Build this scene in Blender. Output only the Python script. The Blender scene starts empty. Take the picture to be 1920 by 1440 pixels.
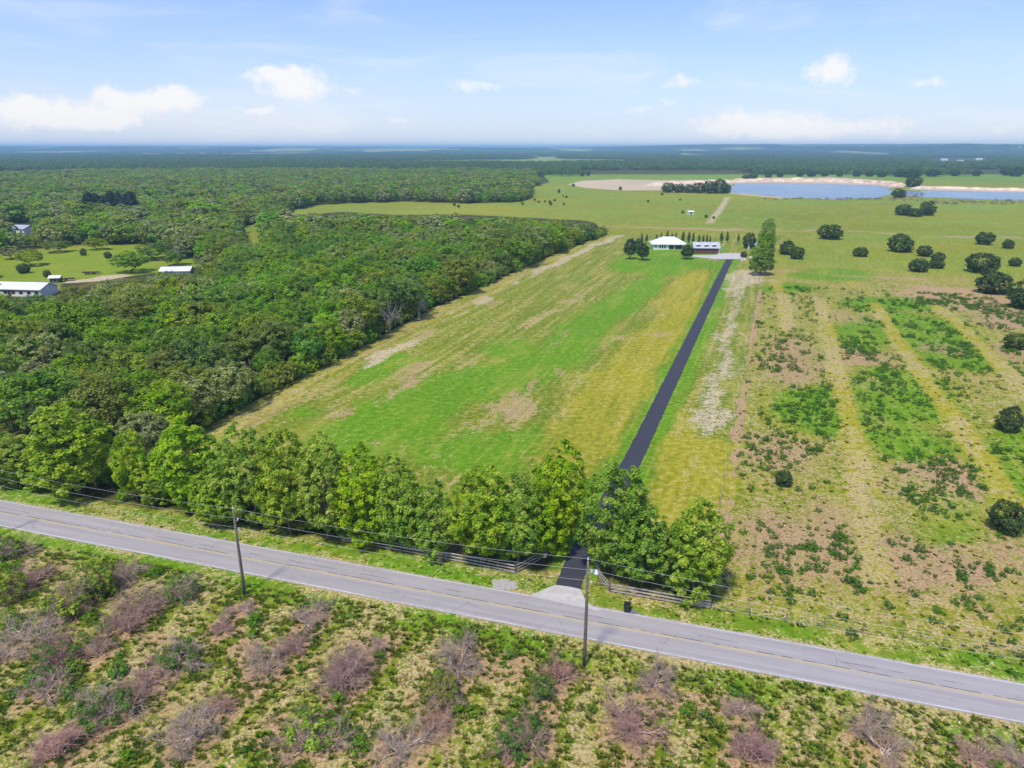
import bpy, math, random
import numpy as np
from mathutils import Vector, Matrix

# ------------------------------------------------------------------ camera, world, sun, exposure
scene = bpy.context.scene
COL = scene.collection
FPX, CAMH, PITCH = 1333.0, 54.0, math.atan((720 - 275.5) / 1333.0)
cam_d = bpy.data.cameras.new('camera'); cam = bpy.data.objects.new('camera', cam_d); COL.objects.link(cam)
cam_d.sensor_width = 36.0; cam_d.lens = 36.0 * FPX / 1920; cam_d.clip_start = 0.5; cam_d.clip_end = 120000
cam.location = (0, 0, CAMH); cam.rotation_euler = (math.pi / 2 - PITCH, 0, 0)
scene.camera = cam
SUN_EL, SUN_AZ = math.radians(60), math.radians(-152)       # azimuth measured from +Y towards +X
scene.view_settings.view_transform = 'Standard'; scene.view_settings.look = 'None'
scene.view_settings.exposure = 0.0; scene.view_settings.gamma = 1.0; scene.view_settings.use_curve_mapping = False
scene.render.engine = 'CYCLES'
cy = scene.cycles
cy.max_bounces = 6; cy.diffuse_bounces = 3; cy.glossy_bounces = 2; cy.transmission_bounces = 4
cy.volume_bounces = 1; cy.transparent_max_bounces = 4; cy.use_denoising = True; cy.sample_clamp_indirect = 6
cy.caustics_reflective = False; cy.caustics_refractive = False
try: cy.denoiser = 'OPENIMAGEDENOISE'
except Exception: pass

class NT:
    """tiny node helper"""
    def __init__(s, tree): s.t = tree; s.n = tree.nodes; s.l = tree.links
    def put(s, sock, v):
        if hasattr(v, 'is_linked') or isinstance(v, bpy.types.NodeSocket): s.l.new(v, sock)
        elif v is not None:
            if isinstance(v, tuple) and len(v) == 3 and sock.type == 'RGBA': v = v + (1,)
            sock.default_value = v
    def node(s, typ, ins=None, **kw):
        n = s.n.new(typ)
        for k, v in kw.items(): setattr(n, k, v)
        for k, v in (ins or {}).items(): s.put(n.inputs[k], v)
        return n
    def math(s, op, a, b=None, c=None, clamp=False):
        n = s.n.new('ShaderNodeMath'); n.operation = op; n.use_clamp = clamp
        s.put(n.inputs[0], a)
        if b is not None: s.put(n.inputs[1], b)
        if c is not None: s.put(n.inputs[2], c)
        return n.outputs[0]
    def mix(s, f, a, b, blend='MIX'):
        n = s.n.new('ShaderNodeMix'); n.data_type = 'RGBA'; n.blend_type = blend; n.clamp_factor = True
        s.put(n.inputs[0], f); s.put(n.inputs[6], a); s.put(n.inputs[7], b)
        return n.outputs[2]
    def smooth(s, v, a, b):
        n = s.n.new('ShaderNodeMapRange'); n.interpolation_type = 'SMOOTHSTEP'
        s.put(n.inputs[0], v); n.inputs[1].default_value = a; n.inputs[2].default_value = b
        return n.outputs[0]
    def noise(s, vec, scale, detail=3, rough=0.55, dist=0.0):
        n = s.n.new('ShaderNodeTexNoise'); s.put(n.inputs['Vector'], vec)
        n.inputs['Scale'].default_value = scale; n.inputs['Detail'].default_value = detail
        n.inputs['Roughness'].default_value = rough; n.inputs['Distortion'].default_value = dist
        return n.outputs['Fac']

world = bpy.data.worlds.new('World'); scene.world = world; world.use_nodes = True
def build_world():
    W = NT(world.node_tree); W.n.clear()
    out = W.node('ShaderNodeOutputWorld'); bg = W.node('ShaderNodeBackground')
    sky = W.node('ShaderNodeTexSky', sky_type='NISHITA', sun_disc=False, sun_elevation=SUN_EL, sun_rotation=SUN_AZ,
                 altitude=60.0, air_density=1.0, dust_density=0.6, ozone_density=3.0)
    STR = 0.15
    tc = W.node('ShaderNodeTexCoord')
    sep = W.node('ShaderNodeSeparateXYZ', {0: tc.outputs['Generated']})
    az = W.math('ARCTAN2', sep.outputs[0], sep.outputs[1])
    el = W.math('ARCSINE', sep.outputs[2])
    warp = W.node('ShaderNodeTexNoise', {'Vector': tc.outputs['Generated'], 'Scale': 34.0, 'Detail': 5.0, 'Roughness': 0.6})
    ws = W.node('ShaderNodeSeparateXYZ', {0: warp.outputs['Color']})
    azw = W.math('ADD', az, W.math('MULTIPLY', W.math('SUBTRACT', ws.outputs[0], 0.5), 0.055))
    elw = W.math('ADD', el, W.math('MULTIPLY', W.math('SUBTRACT', ws.outputs[1], 0.5), 0.030))
    # cumulus: (pixel x, pixel y, half width, half height, strength) in the view, the like of them all round elsewhere
    cl = [(45, 203, 52, 20, 1.05), (95, 215, 40, 12, .8), (215, 184, 48, 15, 1.05), (330, 184, 44, 17, 1.0), (215, 224, 60, 11, .95), (280, 205, 90, 10, .35), (130, 238, 90, 9, .4), 
          (550, 152, 62, 22, .95), (500, 136, 34, 9, .7), (570, 180, 50, 14, .5), (482, 209, 32, 9, .85), (640, 222, 40, 9, .5), (665, 171, 18, 7, .5),
          (888, 158, 48, 10, .75), (752, 229, 24, 9, .6), (1280, 155, 34, 9, .75), (1558, 132, 36, 21, 1.0), (1740, 152, 28, 7, .65),
          (1200, 207, 36, 9, .45), (1258, 192, 18, 6, .5), (1400, 232, 110, 22, .85), (1480, 245, 90, 15, .5), (1640, 240, 100, 17, .6), (1880, 238, 36, 12, .55),
          (1110, 250, 60, 9, .35)]
    spec = []
    for (x, y, hw, hh, st) in cl:
        u, v = (x - 960) / FPX, (y - 720) / FPX
        d = Vector((u, math.cos(PITCH) - v * math.sin(PITCH), -math.sin(PITCH) - v * math.cos(PITCH))).normalized()
        spec.append((math.atan2(d.x, d.y), math.asin(d.z), hw / FPX * .95, hh / FPX, st))
    dens = None
    for (a0, e0, sa, se, st) in spec:
        da = W.math('DIVIDE', W.math('SUBTRACT', azw, a0), sa)
        de = W.math('DIVIDE', W.math('SUBTRACT', elw, e0), se)
        d2 = W.math('ADD', W.math('MULTIPLY', da, da), W.math('MULTIPLY', de, de))
        g = W.math('MULTIPLY', W.math('EXPONENT', W.math('MULTIPLY', d2, -0.8)), st)
        dens = g if dens is None else W.math('ADD', dens, g)
    # the same kind of cumulus goes on round the rest of the sky
    ob = W.node('ShaderNodeCombineXYZ', {0: W.math('MULTIPLY', azw, 3.2), 1: W.math('MULTIPLY', elw, 11.0)})
    oth = W.math('MULTIPLY', W.smooth(W.noise(ob.outputs[0], 2.0, 2, 0.5), .58, .74), W.math('MULTIPLY', W.smooth(W.math('ABSOLUTE', az), .66, .8), W.smooth(el, .30, .10)))
    dens = W.math('ADD', dens, oth)
    fine = W.noise(tc.outputs['Generated'], 105.0, 5, 0.6)
    dd = W.math('ADD', dens, W.math('MULTIPLY', W.math('SUBTRACT', fine, 0.5), 0.8))
    cm = W.math('MULTIPLY', W.smooth(dd, 0.14, 1.05), 0.88)
    # thin veil of high cirrus
    mp = W.node('ShaderNodeMapping', {'Vector': tc.outputs['Generated'], 'Scale': (1.6, 1.6, 9.0)})
    ci = W.math('MULTIPLY', W.smooth(W.noise(mp.outputs[0], 1.7, 6, 0.6, 0.6), 0.44, 0.80), 0.5)
    cmix = W.math('MAXIMUM', cm, ci)
    # pale summer haze low down the sky, all round the compass
    low = W.math('EXPONENT', W.math('MULTIPLY', W.math('MAXIMUM', el, 0.0), -8.5))
    c1 = W.mix(W.math('MULTIPLY', low, 0.8), W.mix(1.0, sky.outputs[0], (.70, .88, 1.28), 'MULTIPLY'), (5.7, 5.85, 6.4))
    c2 = W.mix(cmix, c1, (6.9, 6.7, 6.5))
    W.l.new(c2, bg.inputs[0]); bg.inputs[1].default_value = STR
    W.l.new(bg.outputs[0], out.inputs[0])
build_world()
world.cycles.sampling_method = 'MANUAL'; world.cycles.sample_map_resolution = 256
sun_d = bpy.data.lights.new('sun', 'SUN'); sun = bpy.data.objects.new('sun', sun_d); COL.objects.link(sun)
sun_d.energy = 4.0; sun_d.angle = math.radians(6.0); sun_d.color = (1.0, 0.95, 0.87)
to_sun = Vector((math.sin(SUN_AZ) * math.cos(SUN_EL), math.cos(SUN_AZ) * math.cos(SUN_EL), math.sin(SUN_EL)))
sun.rotation_euler = to_sun.to_track_quat('Z', 'Y').to_euler(); sun.location = (-60, -60, 200)

# ------------------------------------------------------------------ pixel <-> ground
CP, SP = math.cos(PITCH), math.sin(PITCH)
def P(px, py, z=0.0):
    u, v = (np.asarray(px, float) - 960) / FPX, (np.asarray(py, float) - 720) / FPX
    t = (z - CAMH) / (-SP - v * CP)
    return np.stack([u * t, (CP - v * SP) * t], -1)
def proj(x, y, z):
    dz = z - CAMH; d = y * CP - dz * SP
    return 960 + FPX * x / d, 720 - FPX * (y * SP + dz * CP) / d, d
def PL(*pts): return np.array([P(a, b) for a, b in pts])

# ------------------------------------------------------------------ numpy noise and masks
def _h(ix, iy, s):
    h = (ix.astype(np.int64) * 374761393 + iy.astype(np.int64) * 668265263 + s * 2246822519) & 0xffffffff
    h = ((h ^ (h >> 13)) * 1274126177) & 0xffffffff
    h = h ^ (h >> 16)
    return (h & 0xffff) / 65535.0
def vnoise(x, y, s=0):
    ix, iy = np.floor(x), np.floor(y); fx, fy = x - ix, y - iy
    fx = fx * fx * (3 - 2 * fx); fy = fy * fy * (3 - 2 * fy)
    a, b = _h(ix, iy, s), _h(ix + 1, iy, s); c, d = _h(ix, iy + 1, s), _h(ix + 1, iy + 1, s)
    return (a * (1 - fx) + b * fx) * (1 - fy) + (c * (1 - fx) + d * fx) * fy
def fbm(x, y, s=0, o=4):
    v = 0; a = .5; t = 0
    for k in range(o):
        v = v + a * vnoise(x * 2 ** k + 17.3 * k, y * 2 ** k - 9.1 * k, s + k); t += a; a *= .55
    return v / t
def sst(v, a, b):
    t = np.clip((v - a) / (b - a), 0, 1); return t * t * (3 - 2 * t)
def sdf(x, y, poly):
    """signed distance to polygon, + inside"""
    poly = np.asarray(poly); d = np.full(x.shape, 1e18); ins = np.zeros(x.shape, bool)
    n = len(poly)
    for i in range(n):
        a, b = poly[i], poly[(i + 1) % n]
        ex, ey = b - a; wx, wy = x - a[0], y - a[1]
        t = np.clip((wx * ex + wy * ey) / (ex * ex + ey * ey + 1e-12), 0, 1)
        d = np.minimum(d, (wx - ex * t) ** 2 + (wy - ey * t) ** 2)
        c = ((a[1] > y) != (b[1] > y)) & (x < ex * (y - a[1]) / (ey + 1e-12) + a[0])
        ins ^= c
    d = np.sqrt(d); return np.where(ins, d, -d)
def ldist(x, y, line):
    d = np.full(x.shape, 1e18)
    for a, b in zip(line[:-1], line[1:]):
        ex, ey = b - a; wx, wy = x - a[0], y - a[1]
        t = np.clip((wx * ex + wy * ey) / (ex * ex + ey * ey + 1e-12), 0, 1)
        d = np.minimum(d, (wx - ex * t) ** 2 + (wy - ey * t) ** 2)
    return np.sqrt(d)
def boxed(x, y, poly, pad, fn, fill):
    lo, hi = poly.min(0) - pad, poly.max(0) + pad
    m = (x > lo[0]) & (x < hi[0]) & (y > lo[1]) & (y < hi[1])
    r = np.full(x.shape, fill, float)
    if m.any(): r[m] = fn(x[m], y[m], poly)
    return r
def psd(x, y, poly, pad=40): return boxed(x, y, poly, pad, sdf, -pad)
def pld(x, y, line, pad=40): return boxed(x, y, line, pad, ldist, pad)

# ------------------------------------------------------------------ layout lines (photo pixels laid on the ground)
RN0, RN1 = P(0, 938), P(1920, 1283)               # far edge of the road
RS0, RS1 = P(0, 985), P(1920, 1358)               # near edge
rdir = (RN1 - RN0) / np.linalg.norm(RN1 - RN0); rnor = np.array([-rdir[1], rdir[0]])      # rnor points away from camera
R0 = (RN0 + RN1) / 2
OFF_S = float(np.dot((RS0 + RS1) / 2 - R0, rnor))
ROADW = -OFF_S; RC = R0 + rnor * OFF_S / 2
def rs(x, y): return (x - RC[0]) * rdir[0] + (y - RC[1]) * rdir[1], (x - RC[0]) * rnor[0] + (y - RC[1]) * rnor[1]
def RP(s, t): return RC + rdir * s + rnor * t
DRV = np.array([P(1064, 1105), P(1080, 1055), P(1186, 864), P(1368, 486)])
ddir = (DRV[-1] - DRV[2]) / np.linalg.norm(DRV[-1] - DRV[2]); dnor = np.array([ddir[1], -ddir[0]])
EDGE = PL((330, 842), (430, 785), (560, 715), (690, 648), (820, 578), (985, 503), (1080, 462), (1143, 440))   # foot of the wood along the field
FLINE = PL((1352, 1000), (1357, 970), (1372, 880), (1388, 770), (1402, 690), (1414, 610), (1426, 540), (1432, 500))         # old fence / ditch line
WOODCLEAR_IMG = [  # parts of the picture that show open land beyond the first wood
    [(-20, 478), (60, 470), (130, 462), (190, 458), (262, 459), (300, 466), (318, 482), (362, 484), (372, 500), (330, 505), (250, 516), (190, 526), (112, 531), (112, 545), (60, 549), (-20, 552)],
    [(455, 428), (482, 420), (490, 455), (475, 462)],
    [(520, 403), (600, 384), (760, 378), (860, 382), (980, 379), (1000, 372), (1000, 352), (1060, 332), (1150, 318), (1920, 318), (1920, 445), (1150, 440), (1128, 420), (1100, 413), (950, 405), (860, 401), (740, 402), (640, 396), (560, 402)],
    [(20, 419), (62, 419), (62, 432), (20, 432)], [(302, 503), (366, 503), (366, 512), (302, 512)]]
FIELD_L = np.vstack([EDGE, PL((1500, 440), (1432, 500), (1426, 540), (1414, 610), (1402, 690), (1388, 770), (1372, 880), (1352, 1000), (1345, 1120), (1150, 1095), (970, 1060), (600, 990), (330, 930))])
LAKE = [PL((1366, 352), (1375, 344), (1440, 343), (1560, 345), (1640, 347), (1672, 352), (1668, 364), (1640, 372), (1560, 374), (1480, 371), (1420, 365), (1368, 361)),
        PL((1700, 358), (1760, 357), (1830, 359), (1990, 362), (2100, 364), (2100, 376), (1990, 376), (1900, 376), (1790, 372), (1718, 370), (1688, 365))]
SANDY = [PL((1062, 346), (1090, 339), (1160, 336), (1240, 338), (1330, 338), (1400, 336), (1440, 334), (1560, 332), (1640, 337), (1690, 343), (1700, 350), (1672, 352), (1640, 347), (1560, 345), (1440, 343), (1375, 344), (1362, 350), (1300, 356), (1240, 357), (1160, 357), (1095, 352)),
         PL((1700, 356), (1740, 349), (1830, 352), (2100, 357), (2100, 364), (1830, 359), (1760, 357)),
         PL((1366, 361), (1420, 365), (1480, 371), (1480, 373), (1420, 368), (1366, 363))]
TRACKS = [PL((1535, 560), (1555, 640), (1575, 720), (1592, 790), (1612, 880), (1628, 1000), (1640, 1080)),
          PL((1640, 570), (1690, 650), (1740, 720), (1800, 800), (1850, 870), (1905, 960)),
          PL((1760, 575), (1850, 660), (1925, 735), (1990, 800)), PL((1450, 525), (1470, 560), (1478, 620))]
FARTRACK = PL((1450, 506), (1520, 512), (1600, 518), (1700, 522), (1790, 524), (1860, 520), (1990, 535))
PIPE = PL((1100, 423), (1145, 425), (1260, 428), (1420, 431), (1540, 432), (1640, 437), (1760, 442), (1990, 448))
DIRT = PL((1330, 418), (1345, 400), (1357, 382), (1364, 370))
def ell(cx, cy, rx, ry, tilt=0.0, n=14):
    a = np.linspace(0, 2 * np.pi, n, endpoint=False)
    X, Y = rx * np.cos(a), ry * np.sin(a)
    return P(cx + X, np.maximum(cy + Y + tilt * X, 300))
SOILP = [ell(e[0], e[1], e[2] * .72, e[3] * .72, *e[4:]) for e in [(945, 752, 36, 30, -.2), (975, 772, 36, 18, -.5), (900, 800, 14, 8, 0), (860, 683, 22, 10, -.4), (770, 700, 46, 26, -.3), (835, 850, 14, 11, 0), (1075, 623, 22, 8, -.3), (1182, 634, 17, 8, 0), (1236, 624, 18, 9, 0),
         (960, 637, 32, 8, -.4), (1037, 650, 20, 8, -.5), (1040, 706, 26, 8, -.5), (745, 735, 60, 10, -.5), (790, 630, 38, 9, -.62), (918, 565, 20, 8, -.3), (640, 770, 40, 14, -.4), (700, 830, 40, 16, 0), (1000, 600, 60, 6, -.5), (1090, 550, 50, 5, -.5), (1010, 715, 40, 6, -.5)]]
LUSHP = [ell(*e) for e in [(720, 800, 120, 62, -.25), (840, 735, 120, 34, -.35), (1000, 690, 110, 34, -.4), (1090, 620, 80, 34, -.6), (700, 695, 70, 16, -.35), (960, 655, 40, 20, 0), (980, 830, 50, 26, 0), (1110, 830, 26, 16, 0),
         (1270, 470, 90, 20, 0), (1180, 560, 70, 24, -.6), (880, 850, 90, 30, 0), (1250, 500, 110, 14, 0), (560, 770, 22, 7, 0), (525, 772, 14, 6, 0), (1190, 490, 40, 16, -.3)]]
YELP = [PL((1000, 860), (1070, 740), (1180, 640), (1275, 560), (1300, 540), (1322, 560), (1262, 670), (1215, 760), (1150, 860), (1060, 890)), PL((1225, 990), (1225, 870), (1290, 735), (1300, 820), (1380, 840), (1350, 1000)), PL((1230, 560), (1290, 505), (1340, 500), (1320, 560), (1260, 640))]
PALE = [ell(*e) for e in [(1330, 790, 42, 26, -.1), (1345, 735, 24, 50, -.2), (1365, 660, 16, 60, 0), (1375, 590, 12, 40, 0), (1395, 520, 36, 16, 0), (1378, 540, 18, 30, 0)]]
GRN_R = [ell(*e) for e in [(1540, 770, 85, 44, .1), (1690, 745, 105, 55, .15), (1620, 625, 60, 30, .1), (1760, 640, 120, 44, .3), (1690, 570, 120, 12, 0), (1700, 830, 80, 44, .1), (1750, 930, 70, 30, .2), (1900, 880, 70, 90, .3), (1470, 540, 60, 9, 0), (1560, 515, 80, 12, 0), (1790, 1000, 40, 26, 0)]]
SOIL_R = [ell(*e) for e in [(1480, 680, 50, 44, 0), (1600, 600, 40, 12, 0), (1600, 670, 60, 18, .1), (1640, 720, 30, 12, 0), (1760, 655, 60, 12, .1), (1740, 910, 90, 40, .1), (1520, 1010, 130, 60, 0), (1700, 1060, 180, 50, .15), (1760, 900, 60, 44, 0), (1480, 850, 60, 24, .2), (1850, 1050, 110, 50, 0), (1890, 660, 50, 20, 0), (1800, 560, 120, 22, .1), (1900, 590, 70, 30, 0), (1480, 475, 40, 10, 0), (1400, 480, 40, 30, 0)]]
SHRUBS = [(25, 1040, 60, 0), (62, 1092, 76, 0), (15, 1122, 76, 2), (180, 1115, 74, 2), (238, 1090, 64, 0), (125, 1150, 90, 1), (60, 1195, 100, 0), (15, 1228, 66, 0),
    (273, 1140, 96, 0), (338, 1118, 72, 0), (232, 1185, 90, 0), (184, 1228, 58, 0), (112, 1246, 94, 1), (92, 1292, 92, 0), (456, 1148, 46, 0), (416, 1182, 56, 0),
    (335, 1246, 84, 1), (272, 1290, 90, 0), (200, 1345, 124, 0), (112, 1410, 106, 0), (592, 1150, 72, 0), (578, 1176, 62, 0), (550, 1216, 72, 0), (500, 1256, 78, 0),
    (410, 1336, 62, 0), (363, 1388, 124, 0), (640, 1288, 112, 0), (586, 1392, 112, 0), (704, 1220, 54, 0), (668, 1258, 82, 0), (861, 1252, 90, 0), (1045, 1276, 72, 0),
    (832, 1310, 62, 2), (822, 1366, 82, 0), (750, 1408, 128, 0), (1018, 1308, 56, 2), (978, 1392, 116, 0), (1228, 1286, 82, 0), (1180, 1370, 124, 0), (1384, 1340, 66, 0),
    (1412, 1420, 112, 0), (1636, 1368, 90, 0), (1656, 1416, 100, 0), (1828, 1424, 92, 0), (1905, 1428, 70, 0)]
SHW = np.array([P(a, b) for a, b, c, k in SHRUBS])
ROWSP = 9.9
odir = np.array([math.sin(math.radians(22.5)), math.cos(math.radians(22.5))]); onor = np.array([odir[1], -odir[0]])       # the orchard rows

def zones(x, y):
    """ground cover weights at world positions"""
    z = {}
    s, t = rs(x, y)
    dist = np.hypot(x, y)
    wx = x + (fbm(x * .16, y * .16, 3) - .5) * 9; wy = y + (fbm(x * .16 + 50, y * .16, 5) - .5) * 9
    n1 = fbm(x * .09, y * .09, 11); n2 = fbm(x * .5, y * .5, 21); n3 = fbm(x * .9, y * .9, 31, 3)
    al = (x * ddir[0] + y * ddir[1]); ac = (x * dnor[0] + y * dnor[1])      # along and across the rows
    strk = fbm(ac * .9, al * .05, 41, 3)                                     # mowing streaks
    zero = np.zeros_like(x)
    lush = zero + .18 + .4 * (n1 - .5); straw = zero + .22 + (n2 - .5) * .5; soil = zero.copy(); yel = zero + .45; sand = zero.copy(); floor = zero.copy(); weed = zero.copy()
    south = t < -ROADW / 2
    fl = sst(psd(wx, wy, FIELD_L), -1, 2.5) * (t > ROADW / 2)
    # right-hand rough field
    fr = ((t > ROADW / 2) & (dist < 420)).astype(float) * (1 - fl) * sst((x - np.interp(y, FLINE[:, 1], FLINE[:, 0])), -1, 1)
    # ---- left field
    L = zero.copy()
    for p in LUSHP: L = np.maximum(L, sst(psd(wx, wy, p), -5, 5))
    Yv = zero.copy()
    for p in YELP: Yv = np.maximum(Yv, sst(psd(wx, wy, p), -4, 4))
    S = zero.copy()
    for p in SOILP: S = np.maximum(S, sst(psd(wx, wy, p) + (n2 - .5) * 6, -2.5, 2.5))
    dd = pld(x, y, DRV); L = np.maximum(L, sst(dd + (n1 - .5) * 3, 6, 3.4) * .8)
    de = pld(x, y, EDGE, 60)
    rim = sst(de + (n1 - .5) * 6, 12, 7)                     # worn strip by the wood
    lush_f = L * (1 - .75 * S) * (1 - rim) * (1 - .75 * Yv) + (.22 + .5 * (n1 - .5)) * (1 - rim) * (1 - Yv) + .2 * (strk - .5)
    straw_f = np.clip(.23 + .8 * (strk - .5) + .5 * (n2 - .5) - .3 * L - .1 * Yv + .38 * S + .15 * rim, 0, 1)
    soil_f = np.clip(S * (.15 + .85 * n3) + rim * sst(fbm(ac * .2, al * .04, 61), .5, .65) * .45, 0, 1)
    yel_f = np.clip(.36 + .42 * Yv + .2 * rim - .2 * L + .8 * (strk - .5), 0, 1)
    # ---- right field
    G = zero.copy()
    for p in GRN_R: G = np.maximum(G, sst(psd(wx, wy, p), -6, 5))
    SR = zero.copy()
    for p in SOIL_R: SR = np.maximum(SR, sst(psd(wx, wy, p), -6, 5))
    TR = zero.copy()
    for p in TRACKS: TR = np.maximum(TR, sst(pld(x + (n2 - .5) * 1.5, y, p), 3.2, 1.2))
    FT = sst(pld(x, y + (n1 - .5) * 10, FARTRACK), 7, 1) * sst(fbm(x * .07, y * .2, 63), .25, .6)
    FL = sst(pld(x + (n2 - .5) * 1.2, y, FLINE), 1.3, .4)
    lush_r = np.clip(.75 * G * (1 - TR) + .8 * (n1 - .38) + .3 * (n2 - .5), 0, 1)
    straw_r = np.clip(.36 + .9 * (n2 - .5) + .22 * TR - .35 * G + .12 * SR, 0, 1)
    soil_r = np.clip(.3 + .5 * (n1 - .5) + SR * (.42 + .6 * (n2 - .4)) - .3 * G + FT * .55 + FL * (.62 + .5 * (n2 - .5)), 0, 1) * (1 - .6 * TR)
    yel_r = np.clip(.5 + .4 * TR + .4 * (n1 - .5), 0, 1)
    weed = fr * np.clip(.25 + .5 * G + .7 * SR, 0, 1) * (1 - TR) * sst(n1 + .5 * (vnoise(ac / 1.9, al * .2, 7) - .5), .42, .6)
    # ---- far meadow
    md = sst(dist, 330, 400) * (1 - fl)
    nm = fbm(x * .012, y * .02, 71); nm2 = fbm(x * .004, y * .006, 75)
    pp = sst(pld(x, y + (fbm(x * .05, y * .05, 77) - .5) * 18, PIPE, 80), 14, 3) * sst(fbm(x * .03, y * .09, 79), .2, .6)
    dt = sst(pld(x + (n1 - .5) * 3, y, DIRT, 60), 5, 2)
    lush_m = np.clip(.36 + 1.1 * (nm - .5) + .4 * sst(y, 1050, 1500), 0, 1); yel_m = np.clip(.5 + .6 * (nm2 - .5), 0, 1); straw_m = np.clip(.15 + .5 * (nm - .5), 0, 1)
    soil_m = np.clip(pp * .72 + .1 * (n1 - .5), 0, 1); 
    # ---- foreground orchard
    rowp = -np.cos(2 * np.pi * ((x * onor[0] + y * onor[1]) / ROWSP) - .37 + 1.4 * (n1 - .5))
    lush_s = np.clip(.2 + 1.3 * (n1 - .5) + .22 * (fbm(ac * .5, al * .14, 81) - .5) * 2 - .15 * rowp, 0, 1)
    straw_s = np.clip(.27 + .30 * rowp + 1.0 * (fbm(ac * .6, al * .12, 85) - .5) + .4 * (n2 - .5), 0, 1)
    dsh = np.full(x.shape, 30.0)
    near = (dist < 130)
    if near.any():
        dm = np.full(near.sum(), 30.0)
        for k, q in enumerate(SHW): dm = np.minimum(dm, np.hypot(x[near] - q[0], y[near] - q[1]) - SHRUBS[k][2] / 60.0)
        dsh[near] = dm
    lit = sst(dsh + (n2 - .5) * 3, 1.6, -.6)
    soil_s = np.clip(.16 + lit * .85 + .95 * sst(-rowp, .35, .95) * (n2 + .1) + .75 * sst(fbm(x * .22, y * .22, 91), .55, .75), 0, 1)
    # ---- verges
    vg = np.where(south, -(t + ROADW / 2), t - ROADW / 2)
    ver = sst(vg + (n2 - .5) * 1.2, 5.5, 3.0)
    edge = sst(vg + (n2 - .5) * 1.0, 1.0, .25)
    sm = south.astype(float); out = 1 - fl
    def comb(f, r, m, so): 
        v = f * fl + out * ((1 - md) * r + md * m); return np.where(south, so, v)
    lush = comb(lush_f, lush_r, lush_m, lush_s); straw = comb(straw_f, straw_r, straw_m, straw_s)
    soil = comb(soil_f, soil_r, soil_m, soil_s); yel = comb(yel_f, yel_r, yel_m, .35 + .5 * (n1 - .5))
    strawv = np.clip(.27 + 1.1 * (fbm(s * .12, t * .3, 95) - .5) + .5 * (n2 - .5) + .25 * sst(x, -10, 60) * sm, 0, 1)
    lush = lush * (1 - ver) + ver * np.clip(.56 + .8 * (n1 - .5) - .5 * (strawv - .4), 0, 1); straw = straw * (1 - ver) + ver * strawv; soil = soil * (1 - ver) + ver * edge * .2; yel = yel * (1 - ver) + ver * .4
    straw = np.clip(straw + .4 * edge, 0, 1)
    for p in PALE: sand = np.maximum(sand, sst(psd(wx, wy, p) + (n2 - .5) * 5, -3, 3) * (.62 + .6 * (strk - .5)))
    for p in SANDY: sand = np.maximum(sand, sst(psd(x, y, p), -2, 4))
    sand = np.maximum(sand, dt * .6)
    sand = np.maximum(sand, .62 * sst(psd(x, y, PL((1740, 306), (1755, 297), (1830, 296), (1870, 299), (1860, 305), (1800, 307)), 200), -40, 40))
    soil = np.clip(soil + .25 * sst(y, 3000, 4500), 0, 1); straw = np.clip(straw + .3 * sst(y, 2600, 4000), 0, 1)
    sand = np.maximum(sand, fl * sst(np.abs(de - 8.5 + (n1 - .5) * 7), 4.5, 1.5) * sst(fbm(al * .03, ac * .1, 65), .42, .58) * .62)
    # the dirt yard beside the small clearing
    sand = np.maximum(sand, .8 * sst(psd(wx, wy, P(np.array([120, 240, 250, 190, 110]), np.array([528, 512, 518, 530, 536]))), -2, 3))
    # the floor of the woods
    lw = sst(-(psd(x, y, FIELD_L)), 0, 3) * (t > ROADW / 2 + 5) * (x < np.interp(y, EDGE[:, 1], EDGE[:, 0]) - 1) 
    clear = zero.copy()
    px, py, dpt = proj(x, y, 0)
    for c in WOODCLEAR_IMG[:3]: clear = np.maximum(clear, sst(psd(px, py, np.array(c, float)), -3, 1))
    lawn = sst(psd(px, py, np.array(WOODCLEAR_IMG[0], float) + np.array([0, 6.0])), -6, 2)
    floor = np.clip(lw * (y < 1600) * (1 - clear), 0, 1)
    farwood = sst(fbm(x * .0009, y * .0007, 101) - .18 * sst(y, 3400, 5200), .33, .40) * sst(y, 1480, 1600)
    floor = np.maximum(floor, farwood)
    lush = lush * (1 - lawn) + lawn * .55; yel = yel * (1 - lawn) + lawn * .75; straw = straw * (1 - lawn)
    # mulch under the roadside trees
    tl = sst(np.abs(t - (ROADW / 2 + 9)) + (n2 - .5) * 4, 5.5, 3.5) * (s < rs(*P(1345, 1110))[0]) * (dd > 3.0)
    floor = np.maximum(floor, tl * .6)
    z.update(lush=lush, straw=straw, soil=soil, yel=yel, sand=sand, floor=floor, weed=weed, t=t, s=s, ver=ver, south=south, fl=fl, fr=fr, lit=lit, dd=dd)
    return z

# ------------------------------------------------------------------ helpers: objects, meshes, materials
ORD = 'first second third fourth fifth sixth seventh eighth ninth tenth eleventh twelfth thirteenth fourteenth fifteenth sixteenth seventeenth eighteenth nineteenth twentieth'.split()
TENS = {2: 'twenty', 3: 'thirty', 4: 'forty', 5: 'fifty', 6: 'sixty', 7: 'seventy', 8: 'eighty', 9: 'ninety'}
TENTH = {3: 'thirtieth', 4: 'fortieth', 5: 'fiftieth', 6: 'sixtieth', 7: 'seventieth', 8: 'eightieth', 9: 'ninetieth'}
def ordw(i):
    if i < 20: return ORD[i]
    k = i + 1
    return TENTH[k // 10] if k % 10 == 0 else TENS[k // 10] + '-' + ORD[k % 10 - 1]
def tag(o, label=None, cat=None, group=None, kind=None):
    if label: o['label'] = label
    if cat: o['category'] = cat
    if group: o['group'] = group
    if kind: o['kind'] = kind
    return o
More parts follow.
